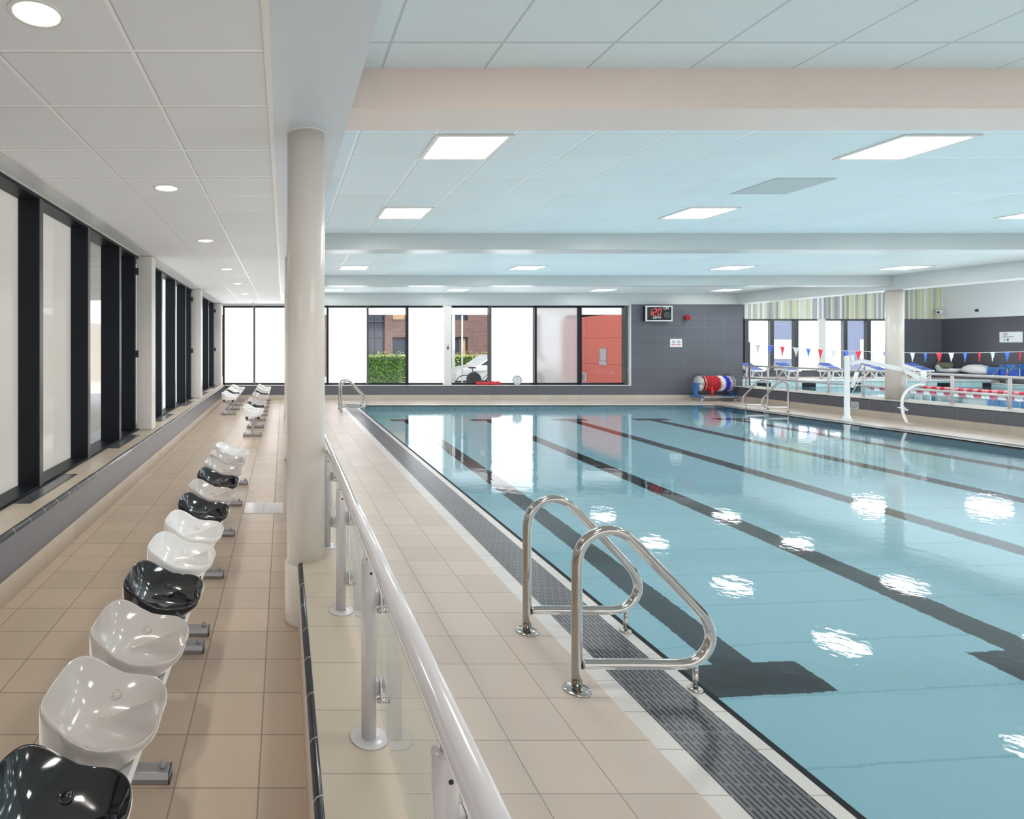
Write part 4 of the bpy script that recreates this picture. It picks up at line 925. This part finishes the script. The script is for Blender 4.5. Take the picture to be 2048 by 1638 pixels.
def hedge(label, x0, x1, y0, y1, hgt, n, mat, name='hedge'):
    t = thing(name, label, 'hedge', ((x0 + x1) / 2, (y0 + y1) / 2, 0)); w_, d_ = (x1 - x0) / 2, (y1 - y0) / 2
    q = MB()
    for i in range(n):
        a, c, z = random.uniform(-1, 1), random.uniform(-1, 1), random.uniform(0.02, 1) ** 0.8
        rr = random.choice((0, 1, 2))
        if rr == 0: a = math.copysign(1 - 0.12 * random.random(), a)
        elif rr == 1: c = -1 + 0.15 * random.random()
        else: z = 1 - 0.1 * random.random() + (0.12 if random.random() < 0.1 else 0)
        p = Vector((a * w_, c * d_, z * hgt)); s_ = random.uniform(0.03, 0.06)
        d1 = Vector((random.gauss(0, 1), random.gauss(0, 1), random.gauss(0, 1))).normalized(); d2 = d1.orthogonal().normalized()
        q.face([q.b.verts.new(p + d1 * s_), q.b.verts.new(p + d2 * s_ * 0.6), q.b.verts.new(p - d1 * s_), q.b.verts.new(p - d2 * s_ * 0.6)])
    q.build('foliage', mat, t)
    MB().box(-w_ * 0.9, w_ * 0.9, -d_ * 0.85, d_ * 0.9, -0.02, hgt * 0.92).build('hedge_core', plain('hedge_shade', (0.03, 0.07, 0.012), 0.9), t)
hedge('clipped green hedge seen through the clear window before the white pillar', 2.4, 4.6, 23.0, 24.2, 1.20, 4200, 'leaf')
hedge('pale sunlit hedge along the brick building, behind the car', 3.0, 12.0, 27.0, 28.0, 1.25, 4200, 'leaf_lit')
cr = thing('car', 'white parked car outside the clear window past the white pillar', 'car', (9.1, 25.0, -0.02))
prof = [(-2.0, 0.25), (-2.02, 0.55), (-1.9, 0.72), (-1.15, 0.86), (-0.55, 1.28), (0.5, 1.36), (1.3, 1.2), (1.75, 0.85), (2.0, 0.75), (2.05, 0.3)]
MB().prism(prof, 'y', -0.8, 0.8).build('car_body', 'car_white', cr)
MB().prism([(-1.02, 0.88), (-0.5, 1.22), (0.45, 1.29), (1.15, 1.14), (1.4, 0.9)], 'y', -0.81, -0.8).build('side_window', 'dark_glass', cr)
for x in (-1.3, 1.3):
    MB().cyl((x, -0.84, 0.30), 0.30, 0.2, 28, 'y').build('wheel', 'rubber', cr)
bk = thing('bicycle', 'dark parked bicycle outside the clear window past the white pillar', 'bicycle', (6.75, 20.3, -0.02))
for x in (-0.5, 0.5):
    MB().tube([(x + 0.33 * math.cos(2 * PI * k / 28), 0, 0.34 + 0.33 * math.sin(2 * PI * k / 28)) for k in range(28)], 0.018, 6, closed=True).build('wheel', 'rubber', bk)
MB().tube([(-0.5, 0, 0.34), (-0.12, 0, 0.32), (0.38, 0, 0.8), (-0.22, 0, 0.78), (-0.5, 0, 0.34)], 0.016, 6).tube([(-0.12, 0, 0.32), (-0.26, 0, 0.9)], 0.016, 6).tube([(0.5, 0, 0.34), (0.36, 0, 0.95)], 0.016, 6).build('bicycle_frame', 'ink', bk)
MB().tube([(0.36, -0.28, 0.98), (0.36, 0.28, 0.98)], 0.014, 6).build('handlebar', 'ink', bk); MB().box(-0.38, -0.14, -0.06, 0.06, 0.9, 0.95, 0.01).build('saddle', 'rubber', bk)
ob = thing('office_building', 'blue-grey building outside the clear second hall windows', 'building', (33, 42, 0))
MB().box(-9, 16, 0, 4, -0.02, 7.5).build('office_wall', plain('blue_grey_render', (0.20, 0.24, 0.36), 0.7), ob)
for i in range(7):
    for z in (0.7, 3.4):
        MB().box(-8 + i * 3.2, -6.2 + i * 3.2, -0.04, 0.0, z, z + 1.4).build('office_window', 'sign_pale', ob)
# side yard beyond the tall windows
b = MB(); b.box(-9.0, -8.8, -10, 31.8, -0.2, 2.7); struct(b, 'wall_outside_side', 'pale_wall')
b = MB(); b.box(-7.5, -2.7, -6, 17, 2.97, 3.1); struct(b, 'ceiling_outside_soffit', 'corr')

# ------------------------------------------------------------------ camera, world, sun
cam = bpy.data.cameras.new('camera'); co = bpy.data.objects.new('camera', cam); COL.objects.link(co)
co.location = (0, 0, EYE); co.rotation_euler = (PI / 2, 0, 0)
cam.sensor_fit = 'HORIZONTAL'; cam.sensor_width = 36.0; cam.lens = 36.0 * F / 2048.0
cam.shift_x = (1024 - U0) / 2048.0; cam.shift_y = -(819 - V0) / 2048.0
cam.clip_start = 0.05; cam.clip_end = 300
SC.camera = co
wd = bpy.data.worlds.new('World'); SC.world = wd; wd.use_nodes = True
bg = wd.node_tree.nodes['Background']; bg.inputs[0].default_value = (0.90, 0.95, 1.0, 1); bg.inputs[1].default_value = 1.5
sl = bpy.data.lights.new('sun', 'SUN'); sl.energy = 3.5; sl.angle = math.radians(3); sl.color = (1.0, 0.95, 0.88)
so = bpy.data.objects.new('sun', sl); COL.objects.link(so); so.rotation_euler = Vector((-0.25, 0.75, -0.62)).to_track_quat('-Z', 'Y').to_euler()
SC.view_settings.view_transform = 'Standard'; SC.view_settings.look = 'None'; SC.view_settings.exposure = 0.0
SC.cycles.sample_clamp_indirect = 40.0
for k_, v_ in (('max_bounces', 8), ('diffuse_bounces', 4), ('glossy_bounces', 3), ('transmission_bounces', 6), ('transparent_max_bounces', 8)):
    setattr(SC.cycles, k_, v_)
SC.cycles.use_adaptive_sampling = True; SC.cycles.adaptive_threshold = 0.07; SC.cycles.use_light_tree = False
